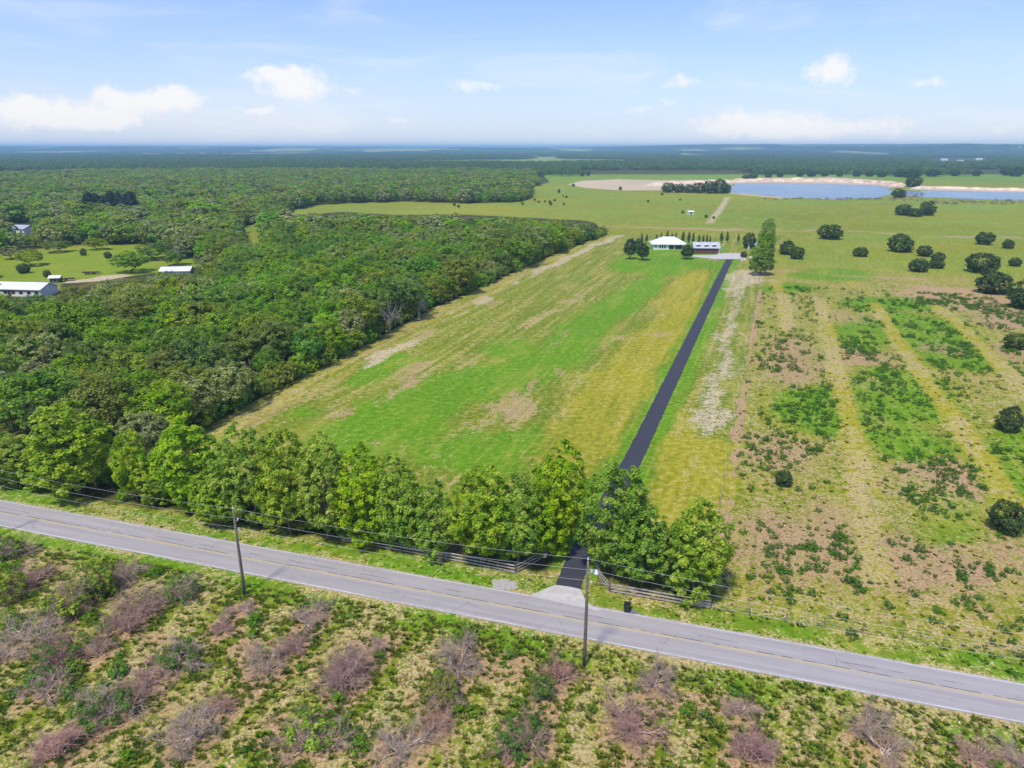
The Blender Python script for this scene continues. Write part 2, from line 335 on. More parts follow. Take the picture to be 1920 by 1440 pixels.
def mesh_np(name, v, faces, mat=None, smooth=False, attrs=None):
    """faces: (n,k) int array or list of arrays with different k"""
    me = bpy.data.meshes.new(name)
    fl = faces if isinstance(faces, list) else [faces]
    fl = [np.asarray(f, dtype=np.int32) for f in fl if len(f)]
    v = np.asarray(v, dtype=np.float32)
    me.vertices.add(len(v)); me.vertices.foreach_set('co', v.ravel())
    idx = np.concatenate([f.ravel() for f in fl]) if fl else np.zeros(0, np.int32)
    cnt = np.concatenate([np.full(len(f), f.shape[1], np.int32) for f in fl]) if fl else np.zeros(0, np.int32)
    st = np.concatenate([[0], np.cumsum(cnt)[:-1]]).astype(np.int32) if len(cnt) else cnt
    me.loops.add(len(idx)); me.loops.foreach_set('vertex_index', idx)
    me.polygons.add(len(cnt)); me.polygons.foreach_set('loop_start', st); me.polygons.foreach_set('loop_total', cnt)
    if smooth: me.polygons.foreach_set('use_smooth', np.ones(len(cnt), bool))
    for k, a in (attrs or {}).items():
        a = np.asarray(a, np.float32)
        if a.ndim == 1:
            at = me.attributes.new(k, 'FLOAT', 'POINT'); at.data.foreach_set('value', a)
        else:
            at = me.attributes.new(k, 'FLOAT_VECTOR', 'POINT'); at.data.foreach_set('vector', a.ravel())
    me.update(calc_edges=True); me.validate()
    for m in (mat if isinstance(mat, (list, tuple)) else [mat]):
        if m: me.materials.append(m)
    return me
def link(name, data, parent=None, loc=None, rz=0.0, sc=None):
    o = bpy.data.objects.new(name, data); COL.objects.link(o)
    if parent: o.parent = parent
    if loc is not None: o.location = loc
    if rz: o.rotation_euler = (0, 0, rz)
    if sc is not None: o.scale = sc if hasattr(sc, '__len__') else (sc, sc, sc)
    return o
class MB:
    """collects boxes, prisms and tubes into one mesh"""
    def __init__(s): s.v = []; s.f = []
    def add(s, v, f):
        n = len(s.v); s.v += [tuple(q) for q in v]; s.f += [tuple(i + n for i in q) for q in f]; return s
    def box(s, x0, x1, y0, y1, z0, z1):
        return s.add([(x0, y0, z0), (x1, y0, z0), (x1, y1, z0), (x0, y1, z0), (x0, y0, z1), (x1, y0, z1), (x1, y1, z1), (x0, y1, z1)],
                     [(0, 3, 2, 1), (4, 5, 6, 7), (0, 1, 5, 4), (1, 2, 6, 5), (2, 3, 7, 6), (3, 0, 4, 7)])
    def bar(s, a, b, w, h):
        a, b = Vector(a), Vector(b); d = (b - a).normalized(); up = Vector((0, 0, 1)) if abs(d.z) < .95 else Vector((0, 1, 0))
        r = d.cross(up).normalized() * w / 2; u = r.cross(d).normalized() * h / 2
        c = [a - r - u, a + r - u, a + r + u, a - r + u, b - r - u, b + r - u, b + r + u, b - r + u]
        return s.add(c, [(0, 1, 2, 3), (7, 6, 5, 4), (0, 4, 5, 1), (1, 5, 6, 2), (2, 6, 7, 3), (3, 7, 4, 0)])
    def tube(s, pts, rad, n=8, cap=True):
        pts = [Vector(p) for p in pts]; rr = rad if hasattr(rad, '__len__') else [rad] * len(pts); vs = []; fs = []
        for i, p in enumerate(pts):
            d = (pts[min(i + 1, len(pts) - 1)] - pts[max(i - 1, 0)]).normalized()
            q = d.to_track_quat('Z', 'Y')
            for k in range(n):
                a = 2 * math.pi * k / n; vs.append(p + q @ Vector((math.cos(a) * rr[i], math.sin(a) * rr[i], 0)))
        for i in range(len(pts) - 1):
            for k in range(n): fs.append((i * n + k, i * n + (k + 1) % n, (i + 1) * n + (k + 1) % n, (i + 1) * n + k))
        if cap: fs += [tuple(range(n))[::-1], tuple(range((len(pts) - 1) * n, len(pts) * n))]
        return s.add(vs, fs)
    def build(s, name, mat, parent=None, smooth=False, loc=None, rz=0.0):
        me = bpy.data.meshes.new(name); me.from_pydata([tuple(v) for v in s.v], [], s.f); me.update()
        if smooth: me.polygons.foreach_set('use_smooth', np.ones(len(me.polygons), bool))
        if mat: me.materials.append(mat)
        return link(name, me, parent, loc, rz)
def lin(r, g, b):
    f = lambda c: (c / 255) / 12.92 if c <= 10 else (((c / 255) + .055) / 1.055) ** 2.4
    return (f(r), f(g), f(b))
def newmat(name):
    m = bpy.data.materials.new(name); m.use_nodes = True; t = NT(m.node_tree); t.n.clear()
    out = t.node('ShaderNodeOutputMaterial'); b = t.node('ShaderNodeBsdfPrincipled'); t.l.new(b.outputs[0], out.inputs[0])
    return m, t, b, out
def plain(name, col, rough=.8, metal=0.0, var=.25, scale=3.0, bump=0.0):
    m, t, b, out = newmat(name)
    tc = t.node('ShaderNodeTexCoord'); n = t.noise(tc.outputs['Object'], scale, 5, .65)
    dark = tuple(c * (1 - var) for c in col); lite = tuple(min(1, c * (1 + var)) for c in col)
    t.l.new(t.mix(t.smooth(n, .3, .7), dark, lite), b.inputs['Base Color'])
    b.inputs['Roughness'].default_value = rough; b.inputs['Metallic'].default_value = metal
    if bump:
        bp = t.node('ShaderNodeBump', {'Height': n, 'Strength': bump, 'Distance': .05}); t.l.new(bp.outputs[0], b.inputs['Normal'])
    return m
def foliage(name, dark, mid, lite, trans=.22, hue=.03, val=.28):
    """leaves: per-clump and per-leaf tints, a little colour drift from plant to plant, some light through the blade"""
    m, t, b, out = newmat(name)
    at = t.node('ShaderNodeAttribute', attribute_name='tint'); oi = t.node('ShaderNodeObjectInfo')
    c = t.mix(t.smooth(at.outputs['Fac'], .05, .55), dark, mid); c = t.mix(t.smooth(at.outputs['Fac'], .5, 1.0), c, lite)
    r2 = t.math('FRACT', t.math('MULTIPLY', oi.outputs['Random'], 7.31))
    hs = t.node('ShaderNodeHueSaturation', {'Color': c, 'Hue': t.math('ADD', .5 - hue * .58, t.math('MULTIPLY', oi.outputs['Random'], hue)),
                'Saturation': t.math('ADD', .9, t.math('MULTIPLY', r2, .2)), 'Value': t.math('ADD', 1.12 - val / 2, t.math('MULTIPLY', r2, val))})
    t.l.new(hs.outputs[0], b.inputs['Base Color']); b.inputs['Roughness'].default_value = .55
    b.inputs['Specular IOR Level'].default_value = .35
    tr = t.node('ShaderNodeBsdfTranslucent', {'Color': t.mix(.5, hs.outputs[0], (.30, .42, .05))})
    mx = t.node('ShaderNodeMixShader', {0: min(.48, trans * 2.0)}); t.l.new(b.outputs[0], mx.inputs[1]); t.l.new(tr.outputs[0], mx.inputs[2])
    t.l.new(mx.outputs[0], out.inputs[0])
    return m

# ------------------------------------------------------------------ ground sheet
def ground_material():
    m, t, b, out = newmat('ground_cover')
    A = t.node('ShaderNodeAttribute', attribute_name='za'); B = t.node('ShaderNodeAttribute', attribute_name='zb')
    a = t.node('ShaderNodeSeparateXYZ', {0: A.outputs['Vector']}); bb = t.node('ShaderNodeSeparateXYZ', {0: B.outputs['Vector']})
    tc = t.node('ShaderNodeTexCoord'); V = tc.outputs['Object']
    nf = t.noise(V, 2.6, 6, .7); nm = t.noise(V, .75, 5, .65); nl = t.noise(V, .12, 4, .6); nfar = t.noise(V, .012, 5, .65)
    nn = t.math('MULTIPLY', t.math('SUBTRACT', t.math('ADD', t.math('MULTIPLY', nf, .75), t.math('MULTIPLY', nm, .45)), .6), 1.9)     # about -0.3..0.3
    def th(mask, k=1.1, w=.18, off=0.0): return t.smooth(t.math('ADD', mask, t.math('MULTIPLY', nn, k)), .5 - w + off, .5 + w + off)
    mid = t.mix(t.smooth(nm, .3, .7), lin(90, 112, 20), lin(130, 136, 34))
    yel = t.mix(t.smooth(nm, .3, .7), lin(138, 134, 22), lin(174, 162, 44))
    lush = t.mix(t.smooth(nm, .3, .7), lin(82, 128, 8), lin(114, 154, 18))
    straw = t.mix(t.smooth(nf, .35, .65), lin(146, 126, 76), lin(208, 186, 134))
    soil = t.mix(t.smooth(nf, .3, .7), lin(136, 106, 74), lin(206, 170, 130))
    sand = t.mix(t.smooth(nf, .3, .7), lin(184, 156, 128), lin(220, 198, 172))
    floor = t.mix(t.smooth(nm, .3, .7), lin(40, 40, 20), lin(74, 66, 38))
    c = t.mix(th(bb.outputs[0], .8, .3), mid, yel)
    c = t.mix(th(a.outputs[0], 1.3, .34), c, lush)
    c = t.mix(th(a.outputs[1], 1.9, .17), c, straw)
    c = t.mix(th(a.outputs[2], 1.5, .17), c, soil)
    c = t.mix(th(bb.outputs[1], 1.9, .2), c, sand)
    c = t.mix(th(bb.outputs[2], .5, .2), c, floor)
    # tussock-scale mottling of the sward itself
    c = t.mix(t.math('MULTIPLY', t.smooth(t.noise(V, 1.6, 4, .7), .46, .30), .45), c, lin(52, 70, 18))
    c = t.mix(t.math('MULTIPLY', t.smooth(nfar, .35, .7), .16), c, lin(66, 96, 20))
    mr = t.node('ShaderNodeMapping', {'Vector': V, 'Rotation': (0, 0, math.atan2(ddir[0], ddir[1]))})
    mw = t.node('ShaderNodeMapping', {'Vector': mr.outputs[0], 'Scale': (1.0, .035, 1)})
    mwn = t.noise(mw.outputs[0], 1.1, 4, .7)
    c = t.mix(t.math('MULTIPLY', t.smooth(mwn, .52, .72), .42), c, lin(182, 170, 70))
    c = t.mix(t.math('MULTIPLY', t.smooth(mwn, .46, .30), .42), c, lin(88, 106, 24))
    ms = t.node('ShaderNodeMapping', {'Vector': mr.outputs[0], 'Scale': (.10, .04, 1)})
    c = t.mix(t.math('MULTIPLY', t.smooth(t.noise(ms.outputs[0], 1.0, 7, .72), .48, .68), .38), c, lin(166, 158, 66))
    c = t.mix(t.math('MULTIPLY', t.smooth(t.noise(V, .33, 6, .75), .45, .28), .5), c, lin(70, 98, 22))
    t.l.new(c, b.inputs['Base Color']); b.inputs['Roughness'].default_value = .9; b.inputs['Specular IOR Level'].default_value = .15
    h = t.math('ADD', t.math('MULTIPLY', nf, .5), nm)
    bp = t.node('ShaderNodeBump', {'Height': h, 'Strength': .7, 'Distance': .22}); t.l.new(bp.outputs[0], b.inputs['Normal'])
    return m
def axis(parts):
    v = []
    for a, b_, st in parts: v += list(np.arange(a, b_, st))
    return np.array(v + [parts[-1][1]], float)
def hill(x, y):
    """low ridge far off on the right"""
    r = np.exp(-((x - 4300) / 1300) ** 2) * 66 + np.exp(-((x - 7800) / 2000) ** 2) * 50 + np.exp(-((x - 2400) / 800) ** 2) * 22 + 10 * np.exp(-((x + 5500) / 2800) ** 2)
    r = r * (.75 + .5 * fbm(x * .0008, y * .0006, 9)) * sst(y, 26000, 11000) + 36 * sst(y, 7200, 9500) * (.75 + .5 * fbm(x * .0005, y * .0003, 19)) * sst(y, 40000, 20000)
    return np.minimum(r * sst(y, 5000, 6900), 74)
gx = axis([(-40000, -3000, 1500), (-3000, -700, 90), (-700, -260, 11), (-260, -105, 2.4), (-105, 130, .85), (130, 270, 2.2), (270, 900, 10), (900, 3000, 90), (3000, 40000, 700)])
gy = axis([(-40000, -400, 3000), (-400, 30, 12), (30, 150, .75), (150, 440, 1.6), (440, 1300, 6), (1300, 4000, 45), (4000, 16000, 400), (16000, 40000, 2000)])
GX, GY = np.meshgrid(gx, gy); gxf, gyf = GX.ravel(), GY.ravel()
Z = zones(gxf, gyf)
gzf = hill(gxf, gyf)
nx, ny = len(gx), len(gy)
ii = np.arange(nx * ny).reshape(ny, nx)
gf = np.stack([ii[:-1, :-1].ravel(), ii[:-1, 1:].ravel(), ii[1:, 1:].ravel(), ii[1:, :-1].ravel()], -1)
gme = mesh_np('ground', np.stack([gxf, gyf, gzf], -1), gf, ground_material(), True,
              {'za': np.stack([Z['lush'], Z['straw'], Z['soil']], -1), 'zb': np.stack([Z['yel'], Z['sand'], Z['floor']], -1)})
tag(link('ground', gme), kind='structure')

# ------------------------------------------------------------------ road, driveway, apron, pad, lake
def road_material(name, base, wheel=True):
    m, t, b, out = newmat(name)
    tc = t.node('ShaderNodeTexCoord'); V = tc.outputs['Object']; sp = t.node('ShaderNodeSeparateXYZ', {0: V})
    st = t.node('ShaderNodeMapping', {'Vector': V, 'Scale': (.05, 1.4, 1)})
    n1 = t.noise(st.outputs[0], 1.0, 6, .65); n2 = t.noise(V, 9.0, 4, .7); n3 = t.noise(V, .22, 5, .6)
    c = t.mix(t.smooth(n1, .3, .7), tuple(q * .86 for q in base), tuple(q * 1.08 for q in base))
    c = t.mix(t.math('MULTIPLY', t.smooth(n3, .45, .75), .35), c, tuple(q * .78 for q in base))
    c = t.mix(t.math('MULTIPLY', t.smooth(n2, .62, .42), .22), c, tuple(q * .6 for q in base))
    if wheel:
        ab = t.math('ABSOLUTE', t.math('SUBTRACT', t.math('ABSOLUTE', sp.outputs[1]), 1.55))
        ab = t.math('ABSOLUTE', t.math('SUBTRACT', ab, .8))
        c = t.mix(t.math('MULTIPLY', t.smooth(ab, .45, .05), .28), c, tuple(q * .74 for q in base))
        # tar-filled seam beside the centre line, broken here and there, and fine cross cracks
        wob = t.math('MULTIPLY', t.math('SUBTRACT', t.noise(V, .35, 3, .6), .5), .14)
        sm = t.smooth(t.math('ABSOLUTE', t.math('ADD', t.math('SUBTRACT', sp.outputs[1], .30), wob)), .075, .03)
        c = t.mix(t.math('MULTIPLY', sm, t.smooth(t.noise(V, .5, 3, .6), .40, .52)), c, (.07, .066, .064))
        sm2 = t.smooth(t.math('ABSOLUTE', t.math('ADD', t.math('ADD', sp.outputs[1], -1.25), wob)), .06, .02)
        c = t.mix(t.math('MULTIPLY', sm2, t.smooth(t.noise(V, .21, 3, .6), .50, .58)), c, (.10, .095, .092))
        vo = t.node('ShaderNodeTexVoronoi', {'Vector': V, 'Scale': .30}, feature='DISTANCE_TO_EDGE')
        ck = t.math('MULTIPLY', t.smooth(vo.outputs['Distance'], .012, .003), t.smooth(t.noise(V, .16, 3, .6), .52, .62))
        c = t.mix(t.math('MULTIPLY', ck, .6), c, (.09, .085, .082))
    t.l.new(c, b.inputs['Base Color']); b.inputs['Roughness'].default_value = .85
    bp = t.node('ShaderNodeBump', {'Height': n2, 'Strength': .25, 'Distance': .02}); t.l.new(bp.outputs[0], b.inputs['Normal'])
    return m
def worn_paint(name, col, under, lo, hi):
    m, t, b, out = newmat(name); tc = t.node('ShaderNodeTexCoord'); V = tc.outputs['Object']
    n = t.math('ADD', t.math('MULTIPLY', t.noise(V, 3.5, 5, .7), .6), t.math('MULTIPLY', t.noise(V, .15, 3, .6), .5))
    t.l.new(t.mix(t.smooth(n, lo, hi), col, under), b.inputs['Base Color']); b.inputs['Roughness'].default_value = .8
    return m
ASPH = (.40, .362, .345)
def strip(name, s0, s1, t0, t1, z, mat, parent, jitter=0.0, step=4.0, seed=1):
    ss = np.arange(s0, s1 + .01, step); r = np.random.default_rng(seed)
    j0 = (fbm(ss * .9, ss * 0 + seed, 3) - .5) * jitter; j1 = (fbm(ss * .9, ss * 0 + seed + 7, 4) - .5) * jitter
    v = np.concatenate([np.stack([ss, t0 + j0, ss * 0 + z], -1), np.stack([ss, t1 + j1, ss * 0 + z], -1)]); n = len(ss)
    k = np.arange(n - 1); f = np.stack([k, k + 1, n + k + 1, n + k], -1)
    return link(name, mesh_np(name, v, f, mat), parent)
road_rz = math.atan2(rdir[1], rdir[0])
road = strip('road', -420, 420, -ROADW / 2 - .12, ROADW / 2 + .12, 0.0, road_material('asphalt_road', ASPH), None, .25, .5)
road.location = (RC[0], RC[1], .03); road.rotation_euler = (0, 0, road_rz); tag(road, kind='structure')
whitep = worn_paint('white_line_paint', (.62, .60, .55), (.36, .34, .32), .50, .66); yelp = worn_paint('yellow_line_paint', (.60, .44, .17), (.36, .33, .30), .46, .70)
strip('edge_line', -420, 420, ROADW / 2 - .20, ROADW / 2 - .07, .005, whitep, road, .05, 2)
strip('edge_line', -420, 420, -ROADW / 2 + .05, -ROADW / 2 + .20, .005, whitep, road, .05, 2, 3)
strip('centre_line', -420, 420, .05, .17, .005, yelp, road, .03, 2, 4)
strip('centre_line', -420, 420, -.17, -.05, .005, yelp, road, .03, 2, 5)
def flat(name, pts, z, mat, kind='structure', sub=1, jit=0.0, seed=0):
    pts = np.asarray(pts)
    if sub > 1:
        q = []
        for a, b_ in zip(pts, np.roll(pts, -1, 0)): q += [a + (b_ - a) * k / sub for k in range(sub)]
        pts = np.array(q) + (np.random.default_rng(seed).random((len(q), 2)) - .5) * jit
    o = link(name, mesh_np(name, np.c_[pts, np.full(len(pts), 0.0)], np.arange(len(pts))[None, :], mat)); o.location = (0, 0, z)
    return tag(o, kind=kind)
bs_, bt_ = rs(*P(1184, 1147))
patch = MB(); 
for q in [[(bs_ - .9, bt_ - .45), (bs_ + .2, bt_ - .75), (bs_ + 1.0, bt_ + .2), (bs_ - .2, bt_ + .55)]]: patch.add([(a, b_, .004) for a, b_ in q], [(0, 1, 2, 3)])
patch.build('asphalt_patch', road_material('asphalt_patch', (.19, .185, .19), False), road)
black = road_material('fresh_black_asphalt', (.042, .041, .055), False)
def ribbon(name, line, w, z, mat, n=420, jit=.2):
    seg = np.r_[0, np.cumsum(np.linalg.norm(np.diff(line, axis=0), axis=1))]; u = np.linspace(0, seg[-1], n)
    c = np.stack([np.interp(u, seg, line[:, 0]), np.interp(u, seg, line[:, 1])], -1)
    for _ in range(60): c[1:-1] = (c[:-2] + c[1:-1] * 2 + c[2:]) / 4
    d = np.gradient(c, axis=0); d /= np.linalg.norm(d, axis=1)[:, None]; nr = np.stack([-d[:, 1], d[:, 0]], -1)
    j = (np.random.default_rng(3).random((2, n)) - .5) * jit
    a = c + nr * (w / 2 + j[0])[:, None]; b_ = c - nr * (w / 2 + j[1])[:, None]
    v = np.c_[np.concatenate([a, b_]), np.zeros(2 * n)]; k = np.arange(n - 1)
    o = link(name, mesh_np(name, v, np.stack([k, n + k, n + k + 1, k + 1], -1), mat)); o.location = (0, 0, z); return o
tag(ribbon('driveway', DRV, 3.35, .036, black), kind='structure')
conc = plain('pale_concrete', (.50, .46, .42), .85, 0, .12, .8)
flat('concrete_apron', PL((992, 1118), (1014, 1108), (1040, 1097), (1066, 1100), (1088, 1105), (1096, 1122), (1106, 1134), (1128, 1147)), .041, conc)
flat('concrete_pad', PL((1296, 481), (1299, 478.5), (1344, 478), (1345, 474.5), (1400, 475), (1394, 486), (1340, 486)), .041, conc)
flat('gravel_patch', PL((918, 1092), (928, 1086), (950, 1087), (968, 1092), (972, 1103), (945, 1106), (922, 1104)), .012, plain('gravel', (.40, .36, .33), .9, 0, .35, 5.0), 'structure', 4, .8, 2)
def water_material():
    m, t, b, out = newmat('lake_water'); tc = t.node('ShaderNodeTexCoord'); V = tc.outputs['Object']
    n = t.noise(V, .010, 4, .6, 1.0)
    t.l.new(t.mix(t.smooth(n, .4, .65), lin(92, 112, 126), lin(122, 140, 148)), b.inputs['Base Color'])
    b.inputs['Roughness'].default_value = .22; b.inputs['Specular IOR Level'].default_value = .4
    bp = t.node('ShaderNodeBump', {'Height': t.noise(V, .8, 3, .6), 'Strength': .25, 'Distance': .2}); t.l.new(bp.outputs[0], b.inputs['Normal'])
    return m
wat = water_material()
for k, l in enumerate(LAKE): flat('lake', l, .08, wat, 'structure', 10, 11.0, k)
# spoil bank on the far shore
def bank(name, line, w, h, mat, seed, n=220, m=9):
    seg = np.r_[0, np.cumsum(np.linalg.norm(np.diff(line, axis=0), axis=1))]; u = np.linspace(0, seg[-1], n)
    c = np.stack([np.interp(u, seg, line[:, 0]), np.interp(u, seg, line[:, 1])], -1); d = np.gradient(c, axis=0); d /= np.linalg.norm(d, axis=1)[:, None]; nr = np.stack([-d[:, 1], d[:, 0]], -1)
    vs = []
    for k in range(m):
        q = k / (m - 1) * 2 - 1; p = c + nr * (q * w / 2)
        zz = h * np.maximum(0, 1 - q * q) * (.35 + 1.3 * fbm(u * .05, u * 0 + k * .3 + seed, seed, 4)) * np.minimum(1, np.minimum(u, seg[-1] - u) / 12) - .05
        vs.append(np.c_[p, zz])
    v = np.concatenate(vs); a = np.arange(n - 1)
    f = np.concatenate([np.stack([k * n + a, k * n + a + 1, (k + 1) * n + a + 1, (k + 1) * n + a], -1) for k in range(m - 1)])
    return tag(link(name, mesh_np(name, v, f, mat, False)), kind='structure')
spoil = plain('pink_spoil_sand', lin(208, 180, 150), .95, 0, .4, .12); pale_sp = plain('pale_spoil_sand', lin(214, 188, 160), .95, 0, .25, .12)
bank('spoil_bank', PL((1372, 341), (1440, 339.5), (1560, 340.5), (1660, 345), (1692, 350)), 24, 4.6, spoil, 3)
bank('spoil_bank', PL((1215, 348), (1300, 343), (1372, 341)), 22, 4.0, pale_sp, 4)
bank('spoil_bank', PL((1706, 353), (1760, 353), (1850, 356), (2080, 360)), 12, 3.0, pale_sp, 6)

# ------------------------------------------------------------------ plants: meshes shared by alike plants
def unit(v): return v / (np.linalg.norm(v, axis=-1, keepdims=True) + 1e-9)
def leaf_mesh(name, pos, nrm, size, tint, mat, rng, slim=.62):
    n = len(pos); nrm = unit(nrm); a = unit(np.cross(nrm, rng.normal(size=(n, 3)))); b_ = np.cross(nrm, a)
    s = size[:, None] * .5; fold = nrm * s * .28
    v = np.stack([pos - a * s, pos - b_ * s * slim + fold, pos + a * s, pos + b_ * s * slim + fold], 1).reshape(-1, 3)
    k = np.arange(n)[:, None] * 4
    f = np.concatenate([k + np.array([[0, 1, 2]]), k + np.array([[0, 2, 3]])])
    return mesh_np(name, v, f, mat, False, {'tint': np.repeat(tint, 4)})
def crown_data(seed, R, h, zc, nclump, per, leaf, rc, droop=-.45, lobes=6, lobe_amp=.4, inner=.2, up=.45, taper=0.0, core=.72):
    """leaf positions for a crown: clumps over an uneven lobed envelope of radius R, half height h, centre height zc"""
    r = np.random.default_rng(seed)
    d = unit(r.normal(size=(nclump * 3, 3))); d = d[d[:, 2] > droop][:nclump]; n = len(d)
    L = unit(r.normal(size=(lobes, 3)) + np.array([0, 0, .35]))
    q = (core + lobe_amp * np.max(np.exp(-(1 - d @ L.T) * 5.0), 1))
    rad = q * np.where(r.random(n) < inner, r.uniform(.35, .75, n), r.uniform(.84, 1.02, n))
    c = d * rad[:, None] * np.array([R, R, h])
    if taper: c[:, :2] *= (1 - taper * np.clip((c[:, 2:3] + h) / (2 * h), 0, 1))
    crc = rc * r.uniform(.7, 1.35, n); ct = r.random(n)
    m = n * per; ci = np.repeat(np.arange(n), per)
    ld = unit(r.normal(size=(m, 3)) + d[ci] * .7 + np.array([0, 0, up]))
    pos = c[ci] + ld * (crc[ci] * r.uniform(.35, 1.0, m))[:, None] * np.array([1, 1, .8]) + np.array([0, 0, zc])
    nrm = ld * .7 + d[ci] * .35 + np.array([0, 0, .75]) + r.normal(size=(m, 3)) * .4
    tint = np.clip(.55 * ct[ci] + .45 * r.random(m), 0, 1)
    pos[:, 2] = np.maximum(pos[:, 2], .05)
    return pos, nrm, leaf * r.uniform(.65, 1.3, m), tint, r
def crown_mesh(name, mat, *a, **k):
    p, nr, s, t_, r = crown_data(*a, **k); return leaf_mesh(name, p, nr, s, t_, mat, r)
def tubes_np(segs, sides=4):
    """segs: arrays p0 (n,3), p1, r0, r1 -> open prisms"""
    p0, p1, r0, r1 = segs; d = unit(p1 - p0); n = len(p0)
    ref = np.where(np.abs(d[:, 2:3]) < .9, np.array([[0, 0, 1.0]]), np.array([[1.0, 0, 0]])); a = unit(np.cross(d, ref)); b_ = np.cross(d, a)
    ang = np.arange(sides) * 2 * np.pi / sides; ca, sa = np.cos(ang), np.sin(ang)
    ring = a[:, None] * ca[None, :, None] + b_[:, None] * sa[None, :, None]
    v = np.concatenate([p0[:, None] + ring * r0[:, None, None], p1[:, None] + ring * r1[:, None, None]], 1).reshape(-1, 3)
    k = np.arange(n)[:, None] * 2 * sides; f = []
    for i in range(sides):
        j = (i + 1) % sides; f.append(k + np.array([[i, j, sides + j, sides + i]]))
    return v, np.concatenate(f)
def branching(seed, stems, length, rad, kids, spread, lift, tipz=None, curl=.25, base=None):
    """recursive limbs in numpy: returns segments"""
    r = np.random.default_rng(seed)
    P0, P1, R0, R1 = [], [], [], []
    n = stems; org = np.zeros((n, 3)) if base is None else np.repeat(base[None], n, 0)
    if base is None: org[:, :2] = r.normal(size=(n, 2)) * .12
    az = np.arange(n) * 2 * np.pi / n + r.uniform(-.5, .5, n)
    d = unit(np.stack([np.cos(az) * spread, np.sin(az) * spread, np.full(n, lift) * r.uniform(.7, 1.3, n)], -1))
    L = length * r.uniform(.7, 1.2, n); rd = rad * r.uniform(.8, 1.2, n)
    for lev in range(len(kids) + 1):
        nseg = 3 if lev < 2 else 2
        p = org.copy(); dd = d.copy(); pts = [p.copy()]; rs_ = [rd.copy()]
        for sg in range(nseg):
            dd = unit(dd + r.normal(size=dd.shape) * curl); q = p + dd * (L / nseg)[:, None]
            q[:, 2] = np.maximum(q[:, 2], .06)
            rn = rd * (1 - .55 * (sg + 1) / nseg)
            P0.append(p); P1.append(q); R0.append(rs_[-1]); R1.append(rn); p = q; pts.append(q); rs_.append(rn)
        if lev == len(kids): break
        k = kids[lev]; N = len(p); ci = np.repeat(np.arange(N), k)
        f = np.tile(np.linspace(.35, 1.0, k), N) + r.uniform(-.1, .05, N * k); f = np.clip(f, .2, 1)
        sf = f * nseg; si = np.minimum(sf.astype(int), nseg - 1); fr = (sf - si)[:, None]
        PT = np.stack(pts); RS = np.stack(rs_)
        org = PT[si, ci] * (1 - fr) + PT[si + 1, ci] * fr
        d = unit(dd[ci] + r.normal(size=(N * k, 3)) * .75 + np.array([0, 0, .12])); L = L[ci] * r.uniform(.45, .75, N * k); rd = RS[si, ci] * .62
    return np.concatenate(P0), np.concatenate(P1), np.concatenate(R0), np.concatenate(R1)
def trunk_mesh(name, mat, seed, hgt, rad, fork, R, limbs=6):
    r = np.random.default_rng(seed); m = MB()
    lean = r.normal(size=2) * .06 * hgt
    pts = [(0, 0, -.15), (0, 0, .25), (lean[0] * .4, lean[1] * .4, fork * .6), (lean[0], lean[1], fork), (lean[0] * 1.4, lean[1] * 1.4, hgt * .82)]
    m.tube(pts, [rad * 1.35, rad * 1.05, rad * .9, rad * .75, rad * .2], 7)
    for k in range(limbs):
        a = 2 * math.pi * k / limbs + r.uniform(-.4, .4); z0 = fork * r.uniform(.75, 1.3); z0 = min(z0, hgt * .7); rr = R * r.uniform(.5, .8)
        m.tube([(lean[0], lean[1], z0), (lean[0] + math.cos(a) * rr * .5, lean[1] + math.sin(a) * rr * .5, z0 + (hgt - z0) * .25), (lean[0] + math.cos(a) * rr, lean[1] + math.sin(a) * rr, z0 + (hgt - z0) * r.uniform(.45, .7))], [rad * .5, rad * .34, rad * .1], 5)
    me = bpy.data.meshes.new(name); me.from_pydata([tuple(v) for v in m.v], [], m.f); me.update(); me.materials.append(mat); return me
bark = plain('grey_brown_bark', (.16, .125, .10), .95, 0, .4, 4.0, .4); barkl = plain('pale_grey_bark', (.30, .27, .24), .95, 0, .35, 5.0, .3)
F_road = foliage('bright_broadleaf', lin(88, 126, 18), lin(146, 178, 36), lin(206, 216, 80), .24, .018, .22)
F_roadd = foliage('deep_broadleaf', lin(68, 114, 20), lin(114, 156, 34), lin(176, 200, 70), .22, .03, .2)
F_oak = foliage('oak_leaves', lin(72, 100, 24), lin(118, 146, 40), lin(174, 192, 72), .22, .07, .6)
F_oakb = foliage('bright_wood_leaves', lin(74, 120, 22), lin(122, 164, 36), lin(178, 204, 68), .24, .06, .5)
F_oakg = foliage('grey_green_leaves', lin(96, 108, 56), lin(140, 150, 84), lin(186, 190, 124), .15, .04, .3)
F_dark = foliage('citrus_leaves', lin(38, 56, 26), lin(62, 84, 36), lin(100, 122, 56), .12, .03, .25)
F_con = foliage('conifer_needles', lin(42, 66, 28), lin(68, 94, 38), lin(104, 124, 54), .1, .05, .3)
F_far = foliage('far_wood_leaves', lin(50, 76, 28), lin(80, 106, 38), lin(114, 136, 58), .12, .05, .4)
F_blue = foliage('dark_blue_green_needles', lin(15, 35, 33), lin(27, 47, 43), lin(43, 65, 54), .08, .02, .2)
F_weed = foliage('weed_leaves', lin(64, 106, 16), lin(96, 140, 26), lin(136, 170, 48), .22, .04, .4)
F_weedd = foliage('dark_weed_leaves', lin(48, 86, 18), lin(74, 118, 28), lin(108, 146, 44), .2, .03, .3)
F_straw = foliage('straw_blades', lin(164, 142, 96), lin(200, 178, 124), lin(226, 210, 160), .2, .03, .3)
F_grass = foliage('grass_blades', lin(78, 100, 22), lin(116, 132, 38), lin(160, 168, 66), .25, .06, .35)
